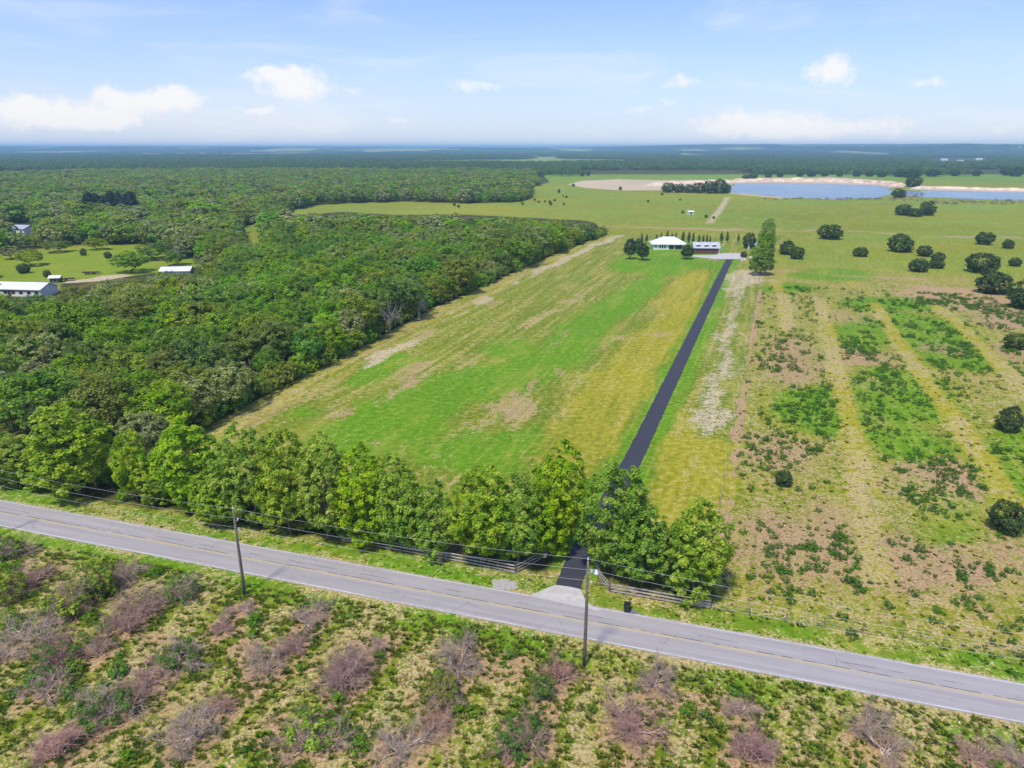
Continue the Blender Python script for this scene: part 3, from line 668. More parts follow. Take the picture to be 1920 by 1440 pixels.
F_yel = foliage('yellow_flowers', lin(170, 150, 10), lin(215, 195, 20), lin(240, 225, 60), .2, .01, .1)
twig = foliage('dead_twigs', lin(124, 104, 90), lin(180, 156, 138), lin(214, 196, 178), .0, .03, .22)
twigp = foliage('pinkish_dead_twigs', lin(126, 96, 86), lin(178, 142, 128), lin(208, 180, 164), .0, .03, .22)

# roadside trees (tall, leafy to the ground), wood trees, etc.
ROADC = [crown_mesh('crown', F_road if k != 3 else F_roadd, 100 + k, 5.4, 7.3, 7.7, 360, 42, .40, .64, -.95, 9, .38, .22, .5, .28) for k in range(5)]
ROADT = [trunk_mesh('trunk', bark, 120 + k, 13, .24, 3.5, 4.5) for k in range(3)]
OAKC = [crown_mesh('crown', [F_oak, F_oakb, F_oakg, F_oak, F_oakb, F_oakg, F_oak][k], 200 + k, 5.6, 5.1, 6.8, 190, 33, .47, .85, -.8, 7, .4, .2, .5) for k in range(7)]
OAKT = [trunk_mesh('trunk', bark if k else barkl, 230 + k, 11, .27, 3.2, 4.8, 7) for k in range(3)]
UNDC = [crown_mesh('crown', F_oak if k else F_oakb, 260 + k, 3.0, 2.4, 2.3, 70, 24, .45, .6, -.9, 5, .4, .15, .4) for k in range(3)]
MIDC = [crown_mesh('wood_tree', [F_oak, F_oakb, F_oakg, F_oak][k], 300 + k, 5.6, 5.4, 6.4, 70, 15, 1.15, 1.25, -.85, 6, .4, .15, .5) for k in range(4)]
CITC = [crown_mesh('crown', F_dark, 400 + k, 2.9, 2.5, 2.3, 210, 22, .36, .5, -.95, 6, .18, .15, .4, 0, .84) for k in range(3)]
CITT = trunk_mesh('trunk', bark, 410, 3.4, .13, .7, 2.2, 5)
CONC = [crown_mesh('crown', F_con, 420 + k, 1.15, 2.6, 2.75, 90, 16, .32, .38, -.95, 4, .2, .2, .7, .75) for k in range(3)]
BIGCON = [crown_mesh('crown', F_con if k else F_dark, 430 + k, 3.1, 4.2, 4.6, 150, 24, .5, .62, -.9, 5, .25, .2, .6, .45) for k in range(2)]
PINE = crown_mesh('crown', F_blue, 440, 3.1, 4.2, 4.6, 150, 22, .55, .7, -.9, 5, .25, .2, .6, .5)
FARC = []
for k in range(4):                                     # patches of a few far trees
    r = np.random.default_rng(500 + k); ps = []
    for q in range(7):
        p, nr, s, t_, rr = crown_data(520 + 10 * k + q, 6.0, 4.6, 6.4, 22, 9, 2.1, 1.9, -.5, 5, .4, .1, .5)
        o = r.uniform(-16, 16, 2); sc_ = r.uniform(.75, 1.2); p = p * sc_; p[:, :2] += o; t_ = np.clip(t_ * .7 + r.uniform(0, .4), 0, 1); ps.append((p, nr, s, t_))
    FARC.append(leaf_mesh('far_wood_clump', np.concatenate([q[0] for q in ps]), np.concatenate([q[1] for q in ps]), np.concatenate([q[2] for q in ps]), np.concatenate([q[3] for q in ps]), F_far, r))
# leafless shrubs: stems, twig mass
DEADM = []
for k in range(7):
    sg = branching(600 + k, 8 + k % 3, 1.25, .046, [6, 6, 6], 1.0, .75 + .1 * (k % 3), curl=.22)
    v, f = tubes_np(sg, 3); r = np.random.default_rng(k)
    nseg = len(sg[0]); tn = np.repeat(np.clip(.40 + .25 * (sg[2] > .02) + r.random(nseg) * .5 - .2, 0, 1), 6)
    DEADM.append(mesh_np('branches', v, f, twigp if k % 2 else twig, False, {'tint': tn}))
GREENIN = [crown_mesh('leaves', F_oak if k else F_weedd, 640 + k, 1.2, .7, .75, 34, 14, .22, .32, -.9, 4, .4, .2, .3) for k in range(2)]
LEAFY = [crown_mesh('leaves', F_oak if k else F_grass, 650 + k, 1.5, 1.0, 1.15, 60, 18, .24, .36, -.9, 5, .4, .2, .3) for k in range(2)]
DEADTREE = []
for k in range(2):
    sg = branching(660 + k, 5, 3.6, .13, [4, 4, 3], .7, 1.0, curl=.2, base=np.array([0, 0, 2.2])); v, f = tubes_np(sg, 4); DEADTREE.append(mesh_np('limbs', v, f, barkl, False))

def tuft(name, seed, mat, blades, hgt, spread, w):
    r = np.random.default_rng(seed); n = blades
    a = r.uniform(0, 2 * np.pi, n); b0 = np.stack([np.cos(a), np.sin(a), np.zeros(n)], -1) * (r.random(n) * spread * .45)[:, None]
    out = np.stack([np.cos(a), np.sin(a), np.zeros(n)], -1); side = np.stack([-np.sin(a), np.cos(a), np.zeros(n)], -1)
    hh = hgt * r.uniform(.5, 1.2, n); tip = b0 + out * (spread * r.uniform(.3, 1.0, n))[:, None] + np.array([0, 0, 1]) * hh[:, None]
    midp = b0 + out * (spread * .25) + np.array([0, 0, 1]) * (hh * .75)[:, None]
    v = np.stack([b0 - side * w * .5, b0 + side * w * .5, midp + side * w * .5, tip, midp - side * w * .5], 1).reshape(-1, 3)
    k = np.arange(n)[:, None] * 5
    return mesh_np(name, v, k + np.array([[0, 1, 2, 3, 4]]), mat, False, {'tint': np.repeat(r.random(n), 5)})
TUFT = {'straw': [tuft('straw_tuft', 700 + k, F_straw, 22, .22, .42, .07) for k in range(3)],
        'grass': [tuft('grass_tuft', 710 + k, F_grass, 24, .28, .42, .07) for k in range(3)],
        'lush': [tuft('lush_tuft', 720 + k, F_weed, 26, .34, .40, .08) for k in range(3)],
        'weed': [crown_mesh('weed_clump', F_weedd, 730 + k, .62, .42, .36, 16, 10, .2, .24, -.9, 4, .4, .1, .4) for k in range(3)],
        'weedb': [crown_mesh('weed_clump', F_weed, 740 + k, .7, .45, .4, 18, 10, .22, .26, -.9, 4, .4, .1, .4) for k in range(3)]}

def scatter(name, pts, idx, rz, scl, sources, label, cat):
    """one object of uncountable growth: points that carry instances of the given plants"""
    n = len(pts)
    me = mesh_np(name, pts, np.zeros((0, 3), np.int32), None, False, {'rz': np.stack([np.zeros(n), np.zeros(n), rz], -1), 'scl': scl if scl.ndim == 2 else np.repeat(scl[:, None], 3, 1)})
    at = me.attributes.new('idx', 'INT', 'POINT'); at.data.foreach_set('value', np.asarray(idx, np.int32))
    o = link(name, me)
    c = bpy.data.collections.new(name + '_plants')
    for k, s in enumerate(sources): c.objects.link(bpy.data.objects.new('%s_%02d' % (name, k), s))
    ng = bpy.data.node_groups.new(name + '_growth', 'GeometryNodeTree')
    ng.interface.new_socket('Geometry', in_out='INPUT', socket_type='NodeSocketGeometry'); ng.interface.new_socket('Geometry', in_out='OUTPUT', socket_type='NodeSocketGeometry')
    N, Lk = ng.nodes, ng.links
    gi, go = N.new('NodeGroupInput'), N.new('NodeGroupOutput'); ip = N.new('GeometryNodeInstanceOnPoints'); ci = N.new('GeometryNodeCollectionInfo')
    ci.inputs['Collection'].default_value = c; ci.inputs['Separate Children'].default_value = True; ci.inputs['Reset Children'].default_value = True
    def attr(nm, typ):
        a = N.new('GeometryNodeInputNamedAttribute'); a.data_type = typ; a.inputs['Name'].default_value = nm; return a.outputs['Attribute']
    e = N.new('FunctionNodeEulerToRotation'); Lk.new(attr('rz', 'FLOAT_VECTOR'), e.inputs[0])
    Lk.new(gi.outputs[0], ip.inputs['Points']); Lk.new(ci.outputs[0], ip.inputs['Instance']); ip.inputs['Pick Instance'].default_value = True
    Lk.new(attr('idx', 'INT'), ip.inputs['Instance Index']); Lk.new(e.outputs[0], ip.inputs['Rotation']); Lk.new(attr('scl', 'FLOAT_VECTOR'), ip.inputs['Scale'])
    Lk.new(ip.outputs[0], go.inputs[0])
    md = o.modifiers.new('growth', 'NODES'); md.node_group = ng
    return tag(o, label, cat, None, 'stuff')
def empty(name, loc, rz=0.0, sc=1.0):
    o = bpy.data.objects.new(name, None); COL.objects.link(o); o.location = loc; o.rotation_euler = (0, 0, rz); o.empty_display_size = .5
    o.scale = sc if hasattr(sc, '__len__') else (sc, sc, sc); return o
def tree(name, loc, crown, trunk, label, cat='tree', group=None, rz=0.0, sc=1.0, crown_name='crown', trunk_name='trunk'):
    o = empty(name, (loc[0], loc[1], loc[2] if len(loc) > 2 else 0.0), rz, sc); tag(o, label, cat, group)
    link(trunk_name, trunk, o); link(crown_name, crown, o); return o
rnd = random.Random(42); RNG = np.random.default_rng(42)
def fit(px, base_y, top_y, model_h):
    """scale for a plant of model height so that it spans base_y..top_y in the photograph"""
    p = P(px, base_y); v = (top_y - 720) / FPX; z = CAMH + p[1] * (-SP - v * CP) / (CP - v * SP); return p, z / model_h

# ---- the line of trees along the road
RT = [(-25, 898, 800, 130), (40, 908, 812, 120), (92, 916, 830, 90), (150, 925, 757, 175), (258, 940, 806, 84), (305, 945, 850, 90), (372, 955, 784, 150), (415, 985, 880, 110), (472, 985, 798, 135), (545, 1000, 808, 128), (615, 1012, 815, 128), (690, 1026, 836, 122),
      (752, 1036, 850, 118), (818, 1046, 905, 100), (905, 1056, 873, 150), (970, 1062, 888, 120), (1045, 1018, 828, 128), (1018, 1045, 900, 110), (1150, 1080, 866, 150), (1205, 1098, 950, 120), (1302, 1122, 940, 140), (1262, 1108, 985, 90)]
RTL = {4: 'narrow vine-draped tree in the roadside row, fifth from the left end', 16: 'tall bright tree set back beside the left of the black driveway', 18: 'broad deep green tree right of the driveway entrance',
       20: 'rightmost roadside tree, bushy, standing behind the right board fence', 15: 'leafy tree at the bend of the left board fence'}
ordx = sorted(range(len(RT)), key=lambda i: RT[i][0])
for i, (x, by, ty, w) in enumerate(RT):
    p, s = fit(x, by, ty, 15.2); dpt = proj(p[0], p[1], 6)[2]
    wr = w / FPX * dpt / 10.6
    k = 3 if i in (18, 19) else (i % 5 if i % 5 != 3 else 4)
    lab = RTL.get(i, 'yellow-green leafy roadside tree, %s from the left in the row behind the road' % ordw(ordx.index(i)))
    tree('roadside_tree', p, ROADC[k], ROADT[i % 3], lab, 'tree', 'leafy trees along the road', rnd.uniform(0, 6.28), (wr, wr, s))

# ---- the woods
def in_img_clear(x, y, h, r):
    bad = np.zeros(x.shape, bool)
    for fz in (0.02, .3, .6, .9, 1.0):
        for fx in (-.8, 0, .8):
            px, py, d = proj(x + fx * r * (1 if fz < .95 else .4), y, h * fz)
            for c in WOODCLEAR_IMG: bad |= psd(px, py, np.array(c, float), 2) > 0
    return bad
sp = 8.0
X, Y = np.meshgrid(np.arange(-900, 420, sp), np.arange(78, 1560, sp)); X = X.ravel() + RNG.uniform(-2.6, 2.6, X.size); Y = Y.ravel() + RNG.uniform(-2.6, 2.6, Y.size)
s_, t_ = rs(X, Y); PX, PY, PD = proj(X, Y, 8.0)
keep = (RNG.random(X.size) > .06) & (t_ > ROADW / 2 + 19) & (PX > -160) & (PX < 2100)
keep &= (psd(X, Y, FIELD_L) < -2.5) & (X < np.interp(Y, np.r_[EDGE[:, 1], EDGE[-1, 1] + 40, 900, 1560], np.r_[EDGE[:, 0], EDGE[-1, 0] + 4, 40, 40]))
keep &= (Y < 700) | (RNG.random(X.size) < .75)
X, Y, PX, PY = X[keep], Y[keep], PX[keep], PY[keep]
HH = 10.6 * (.82 + .55 * fbm(X * .02, Y * .02, 7) - .08) * RNG.uniform(.74, 1.28, X.size)
ok = ~in_img_clear(X, Y, HH, HH * .45); X, Y, PX, PY, HH = X[ok], Y[ok], PX[ok], PY[ok], HH[ok]
D = np.hypot(X, Y); order = np.argsort(D); X, Y, PX, PY, HH, D = [q[order] for q in (X, Y, PX, PY, HH, D)]
scl = HH / 11.8
kind = np.where(fbm(X * .03, Y * .03, 15) + RNG.normal(size=X.size) * .12 > .52, RNG.choice([1, 4], X.size), RNG.choice([0, 3, 6, 2, 5], X.size, p=[.30, .26, .20, .12, .12]))
vis = np.where((PX > -60) & (PX < 1980))[0][:300]
de_all = ldist(X, Y, EDGE); seg = np.r_[0, np.cumsum(np.linalg.norm(np.diff(EDGE, axis=0), axis=1))]
look = {0: 'mid green', 3: 'mid green', 6: 'mid green', 1: 'bright green', 4: 'bright green', 2: 'grey-green', 5: 'grey-green'}
rank = np.floor(np.clip(de_all[vis], 0, 1e3) / 8.0).astype(int); along = (X[vis] * ddir[0] + Y[vis] * ddir[1])
lab = {}
for rk in np.unique(rank):
    q = vis[rank == rk][np.argsort(along[rank == rk])]
    for j, i in enumerate(q):
        lab[i] = ('%s wood tree, %s from the road, ' % (look[kind[i]], ordw(j))) + ('front rank by the field' if rk == 0 else '%s rank from the field' % ordw(rk))
for i in vis:
    q = kind[i]; w = scl[i] * rnd.uniform(1.0, 1.3)
    tree('wood_tree', (X[i], Y[i]), OAKC[q], OAKT[i % 3], lab[i], 'tree', 'trees of the wood beside the field', rnd.uniform(0, 6.28), (w, w, scl[i]))
rest = np.ones(X.size, bool); rest[vis] = False
nearr = rest & (D < 430); farr = rest & ~nearr
def sc3(s): w = s * RNG.uniform(1.0, 1.3, s.size); return np.stack([w, w, s], -1)
scatter('dense_wood', np.stack([X[nearr], Y[nearr], 0 * X[nearr]], -1), kind[nearr], RNG.uniform(0, 6.28, nearr.sum()), sc3(scl[nearr]), OAKC, 'dense green wood spreading behind the front ranks of trees', 'wood')
scatter('distant_wood', np.stack([X[farr], Y[farr], 0 * X[farr]], -1), RNG.integers(0, 4, farr.sum()), RNG.uniform(0, 6.28, farr.sum()), sc3(scl[farr]), MIDC, 'green forest stretching far back on the left', 'forest')
# understorey along the edge of the wood and under the roadside row
u = np.linspace(0, seg[-1], 190); ux, uy = np.interp(u, seg, EDGE[:, 0]), np.interp(u, seg, EDGE[:, 1])
off = RNG.uniform(1.5, 6, u.size); ux = ux - dnor[0] * off; uy = uy - dnor[1] * off
scatter('wood_edge_undergrowth', np.stack([ux, uy, 0 * ux], -1), RNG.integers(0, 3, u.size), RNG.uniform(0, 6.28, u.size), RNG.uniform(.6, 1.15, u.size), UNDC, 'dark tangled bushes along the foot of the wood by the field', 'undergrowth')
us = np.concatenate([RNG.uniform(rs(*P(-40, 900))[0], rs(*P(760, 1030))[0], 70)]); ut = ROADW / 2 + RNG.uniform(5.5, 12, us.size); q = np.array([RP(a, b_) for a, b_ in zip(us, ut)])
scatter('roadside_undergrowth', np.c_[q, 0 * us], RNG.integers(0, 3, us.size), RNG.uniform(0, 6.28, us.size), RNG.uniform(.35, .8, us.size), UNDC, 'green vines and bushes under the roadside trees', 'undergrowth')
# far woods
FXs, FYs = np.meshgrid(np.arange(-4200, 4200, 30.0), np.arange(1450, 4300, 30.0)); FXs = FXs.ravel() + RNG.uniform(-12, 12, FXs.size); FYs = FYs.ravel() + RNG.uniform(-12, 12, FYs.size)
m = (np.abs(FXs) < FYs * .8 + 100); FXs, FYs = FXs[m], FYs[m]
cover = fbm(FXs * .0009, FYs * .0007, 101) - .18 * sst(FYs, 3400, 5200)
px, py, _ = proj(FXs, FYs, 0)
meadow = (px > 1080) & (px < 1400) & (py > 319.5)
meadow |= (px > 1380) & (py > 328.5) & (fbm(FXs * .006, FYs * .004, 55) < .62)
meadow |= (px > 1500) & (py > 318) & (fbm(FXs * .004, FYs * .003, 57) < .5)
meadow |= (px > 1740) & (px < 1860) & (py > 296) & (py < 309)
m = ((cover > .34) | ((px > 1380) & (cover > .30))) & ~meadow
FXs, FYs = FXs[m], FYs[m]
HX, HY = np.meshgrid(np.arange(-10500, 13500, 95.0), np.arange(4300, 12500, 95.0)); HX = HX.ravel() + RNG.uniform(-40, 40, HX.size); HY = HY.ravel() + RNG.uniform(-40, 40, HY.size)
m = (np.abs(HX) < HY * .8) & (fbm(HX * .0016, HY * .0007, 131) > .47); HX, HY = HX[m], HY[m]
ax_, ay_ = np.r_[FXs, HX], np.r_[FYs, HY]; fs = np.r_[RNG.uniform(.85, 1.2, FXs.size), RNG.uniform(2.2, 3.6, HX.size)]; fh = np.r_[RNG.uniform(.8, 1.15, FXs.size), RNG.uniform(.9, 1.3, HX.size)]
scatter('far_woodland', np.stack([ax_, ay_, hill(ax_, ay_)], -1), RNG.integers(0, 4, ax_.size), RNG.uniform(0, 6.28, ax_.size), np.stack([fs, fs, fh], -1), FARC, 'hazy woodland covering the plain to the horizon', 'woodland')

# ------------------------------------------------------------------ buildings
white_wall = plain('white_render', (.74, .73, .70), .8, 0, .06, .6); white_metal = plain('white_metal_roof', (.78, .79, .80), .38, .0, .05, .4)
grey_metal = plain('grey_metal_roof', (.52, .54, .58), .4, .2, .1, .4); glass = plain('dark_window_glass', (.03, .035, .04), .08, 0, .2, 1.0); brick = plain('red_brown_brick', (.17, .065, .05), .85, 0, .3, 6.0)
brown_wood = plain('brown_stained_wood', (.13, .055, .04), .8, 0, .3, 5.0); dark_wood = plain('dark_shed_wood', (.06, .05, .045), .9, 0, .3, 4.0); blue_roof = plain('blue_grey_metal_roof', (.42, .52, .66), .35, .1, .1, .5)
trim_white = plain('white_trim', (.8, .8, .78), .6, 0, .03, 1.0)
def window(par, x, z, w, h, y, frame=trim_white, cols=2):
    f = MB(); e = .09
    f.box(x - w / 2 - e, x + w / 2 + e, y - .07, y + .03, z - e, z); f.box(x - w / 2 - e, x + w / 2 + e, y - .07, y + .03, z + h, z + h + e)
    f.box(x - w / 2 - e, x - w / 2, y - .07, y + .03, z, z + h); f.box(x + w / 2, x + w / 2 + e, y - .07, y + .03, z, z + h)
    for c in range(1, cols): f.box(x - w / 2 + w * c / cols - .03, x - w / 2 + w * c / cols + .03, y - .06, y + .02, z, z + h)
    o = f.build('window', frame, par)
    for c in range(cols): MB().box(x - w / 2 + w * c / cols + .032, x - w / 2 + w * (c + 1) / cols - .032, y - .03, y + .01, z + .002, z + h - .002).build('pane', glass, o)
    return o
def hip_roof(par, w, d, z0, rise, ov, mat, inset, ribs=True, t=.14):
    """hipped roof; its standing seams run up the slopes"""
    X_, Y_ = w / 2 + ov, d / 2 + ov; r = X_ - inset
    m = MB(); m.add([(-X_, -Y_, z0), (X_, -Y_, z0), (X_, Y_, z0), (-X_, Y_, z0), (-r, 0, z0 + rise), (r, 0, z0 + rise), (-X_, -Y_, z0 - t), (X_, -Y_, z0 - t), (X_, Y_, z0 - t), (-X_, Y_, z0 - t)],
        [(0, 1, 5, 4), (1, 2, 5), (2, 3, 4, 5), (3, 0, 4), (0, 6, 7, 1), (1, 7, 8, 2), (2, 8, 9, 3), (3, 9, 6, 0), (6, 9, 8, 7)])
    o = m.build('roof', mat, par)
    if ribs:
        s = MB(); x = -X_ + .5
        while x < X_ - .2:
            fr = min(1.0, (X_ - abs(x)) / max(inset, .01))
            for sg in (-1, 1): s.bar((x, sg * Y_, z0 + .02), (x, sg * Y_ * (1 - fr), z0 + rise * fr + .02), .05, .05)
            x += 1.0
        s.build('standing_seams', mat, o)
    return o
def gable_roof(par, w, d, z0, rise, ov, mat, t=.16, ribs=True):
    X_, Y_ = w / 2 + ov, d / 2 + ov
    m = MB(); m.add([(-X_, -Y_, z0), (X_, -Y_, z0), (X_, 0, z0 + rise), (-X_, 0, z0 + rise), (X_, Y_, z0), (-X_, Y_, z0), (-X_, -Y_, z0 - t), (X_, -Y_, z0 - t), (X_, 0, z0 + rise - t), (-X_, 0, z0 + rise - t), (X_, Y_, z0 - t), (-X_, Y_, z0 - t)],
        [(0, 1, 2, 3), (3, 2, 4, 5), (7, 6, 9, 8), (8, 9, 11, 10), (0, 6, 7, 1), (5, 4, 10, 11), (1, 7, 8, 2), (2, 8, 10, 4), (0, 3, 9, 6), (3, 5, 11, 9)])
    o = m.build('roof', mat, par)
    if ribs:
        s = MB(); x = -X_ + .6
        while x < X_ - .2:
            for sg in (-1, 1): s.bar((x, sg * Y_, z0 + .02), (x, 0, z0 + rise + .02), .05, .05)
            x += 1.2
        s.build('standing_seams', mat, o)
    return o
def gwalls(par, w, d, h, rise, mat):
    m = MB(); x, y = w / 2, d / 2
    m.add([(-x, -y, -.2), (x, -y, -.2), (x, y, -.2), (-x, y, -.2), (-x, -y, h), (x, -y, h), (x, y, h), (-x, y, h), (-x, 0, h + rise), (x, 0, h + rise)],
          [(0, 1, 5, 4), (2, 3, 7, 6), (1, 2, 6, 9, 5), (3, 0, 4, 8, 7)]); return m.build('wall', mat, par)
HROT = -.06
hp = P(1252, 466)
house = empty('white_house', (hp[0], hp[1], 0), HROT); tag(house, 'white single-storey house with hipped white metal roof, beyond the green field', 'house')
MB().box(-8.8, 8.8, -5.2, 5.2, -.2, 3.05).build('wall', white_wall, house)
hip_roof(house, 17.6, 10.4, 3.1, 3.5, 1.0, white_metal, 6.6)
for x in (-5.0, -3.7, -2.4): window(house, x, .8, .8, 1.7, -5.2, trim_white, 1)
window(house, 1.2, .35, 2.6, 2.1, -5.2, dark_wood, 2); window(house, 5.3, .35, 3.4, 2.1, -5.2, dark_wood, 3)
window(house, -7.4, 1.5, .9, .8, -5.2, trim_white, 1)
d_ = MB().box(3.0, 3.5, -5.28, -5.18, 0, 2.2).build('door', brown_wood, house); MB().box(3.38, 3.44, -5.36, -5.28, 1.0, 1.12).build('handle', trim_white, d_)
gp = P(1322, 474)
gar = empty('garage_wing', (gp[0], gp[1], 0), HROT); tag(gar, 'brick-fronted garage with white gabled roof and dormers, right of the white house', 'garage')
MB().box(-6.6, 6.2, -3.6, 3.6, -.2, 2.9).build('wall', brick, gar); MB().box(6.2, 7.2, -2.9, 3.5, -.2, 3.0).build('side_wall', white_wall, gar)
gable_roof(gar, 13.2, 7.4, 3.05, 2.7, .55, grey_metal)
MB().add([(-6.5, -3.55, 2.88), (-6.5, 3.55, 2.88), (-6.5, 0, 5.4), (-6.4, -3.55, 2.88), (-6.4, 3.55, 2.88), (-6.4, 0, 5.4)], [(0, 1, 2)[::-1], (3, 4, 5)]).build('gable_end', white_wall, gar)
MB().add([(6.1, -3.55, 2.88), (6.1, 3.55, 2.88), (6.1, 0, 5.4), (6.2, -3.55, 2.88), (6.2, 3.55, 2.88), (6.2, 0, 5.4)], [(0, 1, 2)[::-1], (3, 4, 5)]).build('gable_end', white_wall, gar)
for x in (-4.4, -.2, 3.9):                                   # dormers: dark fronts with little white roofs
    dm = MB().box(x - .9, x + .9, -3.2, -.8, 3.2, 4.55).build('dormer', dark_wood, gar); MB().box(x - .6, x + .6, -3.26, -3.19, 3.55, 4.4).build('pane', glass, dm)
    MB().add([(x - 1.2, -3.5, 4.5), (x + 1.2, -3.5, 4.5), (x, -3.5, 5.3), (x - 1.2, -.3, 4.5), (x + 1.2, -.3, 4.5), (x, -.3, 5.3)], [(0, 1, 2), (1, 4, 5, 2), (0, 2, 5, 3), (3, 5, 4), (0, 3, 4, 1)]).build('dormer_roof', white_metal, dm)
for x in (-4.4, -.2, 4.0):
    g_ = MB().box(x - 1.45, x + 1.45, -3.68, -3.58, 0, 2.3).build('garage_door', brown_wood, gar)
    for k in range(1, 4): MB().box(x - 1.43, x + 1.43, -3.71, -3.68, k * .57 - .02, k * .57 + .02).build('panel_seam', dark_wood, g_)
shp = P(1409, 466)
shed = empty('white_shed', (shp[0], shp[1], 0), -.05); tag(shed, 'small white shed with blue-grey roof behind the tall row of trees', 'shed')
gwalls(shed, 5.4, 4.2, 2.3, 1.2, white_wall); gable_roof(shed, 5.4, 4.2, 2.4, 1.2, .35, blue_roof); MB().box(-1.6, 1.6, -2.16, -2.08, .0, 2.0).build('door', dark_wood, shed); window(shed, 2.1, .9, .6, .8, -2.1, trim_white, 1)
def box_thing(name, px, py, w, d, h, mat, label, cat, lid=None, rz=0.0):
    p = P(px, py); o = empty(name, (p[0], p[1], 0), rz); tag(o, label, cat)
    MB().box(-w / 2, w / 2, -d / 2, d / 2, 0, h).build('body', mat, o)
    MB().box(-w / 2 - .06, w / 2 + .06, -d / 2 - .06, d / 2 + .06, h, h + .14).build('lid', lid or mat, o)
    MB().box(-w * .3, w * .3, -d / 2 - .05, -d / 2, h * .4, h * .5).build('handle', dark_wood, o); return o
box_thing('utility_box', 1393, 488, 2.4, 1.2, 1.0, white_wall, 'low white utility box at the right end of the driveway', 'utility box', trim_white)
box_thing('propane_cabinet', 1407, 485, 1.4, 1.0, 1.0, white_wall, 'small white cabinet beside the tall tree row', 'cabinet', trim_white)
def barn(name, px, py, w, d, h, rise, rz, wm, rm, label, cat, nwin=5):
    p = P(px, py); o = empty(name, (p[0], p[1], 0), rz); tag(o, label, cat)
    gwalls(o, w, d, h, rise, wm); gable_roof(o, w, d, h + .1, rise, .6, rm)
    for k in range(nwin): window(o, -w / 2 + w * (k + .5) / nwin, h * .32, min(1.6, w / nwin * .5), h * .4, -d / 2, trim_white, 1)
    dr = MB().box(-.7, .7, -d / 2 - .07, -d / 2 + .02, 0, min(2.1, h * .8)).build('door', dark_wood, o); return o
barn('long_barn', 36, 551, 26, 9, 2.7, 1.9, -.12, white_wall, white_metal, 'long white barn with pale metal roof at the left edge by the bright clearing', 'barn', 8)
barn('dark_shed', 106, 529, 3.6, 3, 2.0, .8, .2, dark_wood, white_metal, 'little dark shed with light roof next to the long white barn', 'shed', 1)
barn('white_cottage', 42, 440, 15, 9, 4.2, 2.0, -.3, white_wall, grey_metal, 'white cottage half hidden among trees at the upper left', 'house', 3)
barn('pale_roofed_shed', 334, 519, 12, 6, 3.0, 1.4, .1, grey_metal, white_metal, 'shed with pale roof among trees right of the bright clearing', 'shed', 3)
barn('far_field_hut', 1294, 402, 4.5, 3.5, 2.2, .8, .2, white_wall, white_metal, 'tiny pale hut alone in the far meadow', 'hut', 1)
FB = [(62, 291, 30), (310, 286, 34), (420, 288, 26), (620, 281, 60), (830, 287, 40), (915, 284, 60), (1010, 285, 40), (1250, 292, 30), (1560, 326, 24), (1590, 325, 16), (1640, 324, 18), (1770, 301, 26), (1800, 303, 20), (1835, 300, 26), (1880, 291, 30)]
for i, (x, y, w) in enumerate(FB):
    barn('far_building', x, y, w, w * .4, w * .12 + 2, w * .07, rnd.uniform(-.3, .3), white_wall, white_metal, 'tiny pale building far off toward the horizon, %s from the left' % ordw(i), 'building', 0)
def trailer(px, py, w, label, rz):
    p = P(px, py); o = empty('flatbed_trailer', (p[0], p[1], 0), rz); tag(o, label, 'trailer')
    MB().box(-w / 2, w / 2, -1.1, 1.1, .75, .95).build('deck', dark_wood, o); MB().box(-w / 2, w / 2, -1.12, -1.06, .95, 1.4).build('side_rail', dark_wood, o)
    MB().bar((w / 2, 0, .8), (w / 2 + 1.4, 0, .45), .15, .12).build('tow_bar', dark_wood, o)
    for x in (-w * .28, w * .1):
        for y in (-1.15, 1.15): MB().tube([(x, y - .12, .4), (x, y + .12, .4)], .4, 12).build('wheel', glass, o)
trailer(120, 527, 8, 'dark flatbed trailer beside the little dark shed', .5); trailer(172, 514, 7, 'dark low trailer on the dirt yard by the bright clearing', .1)

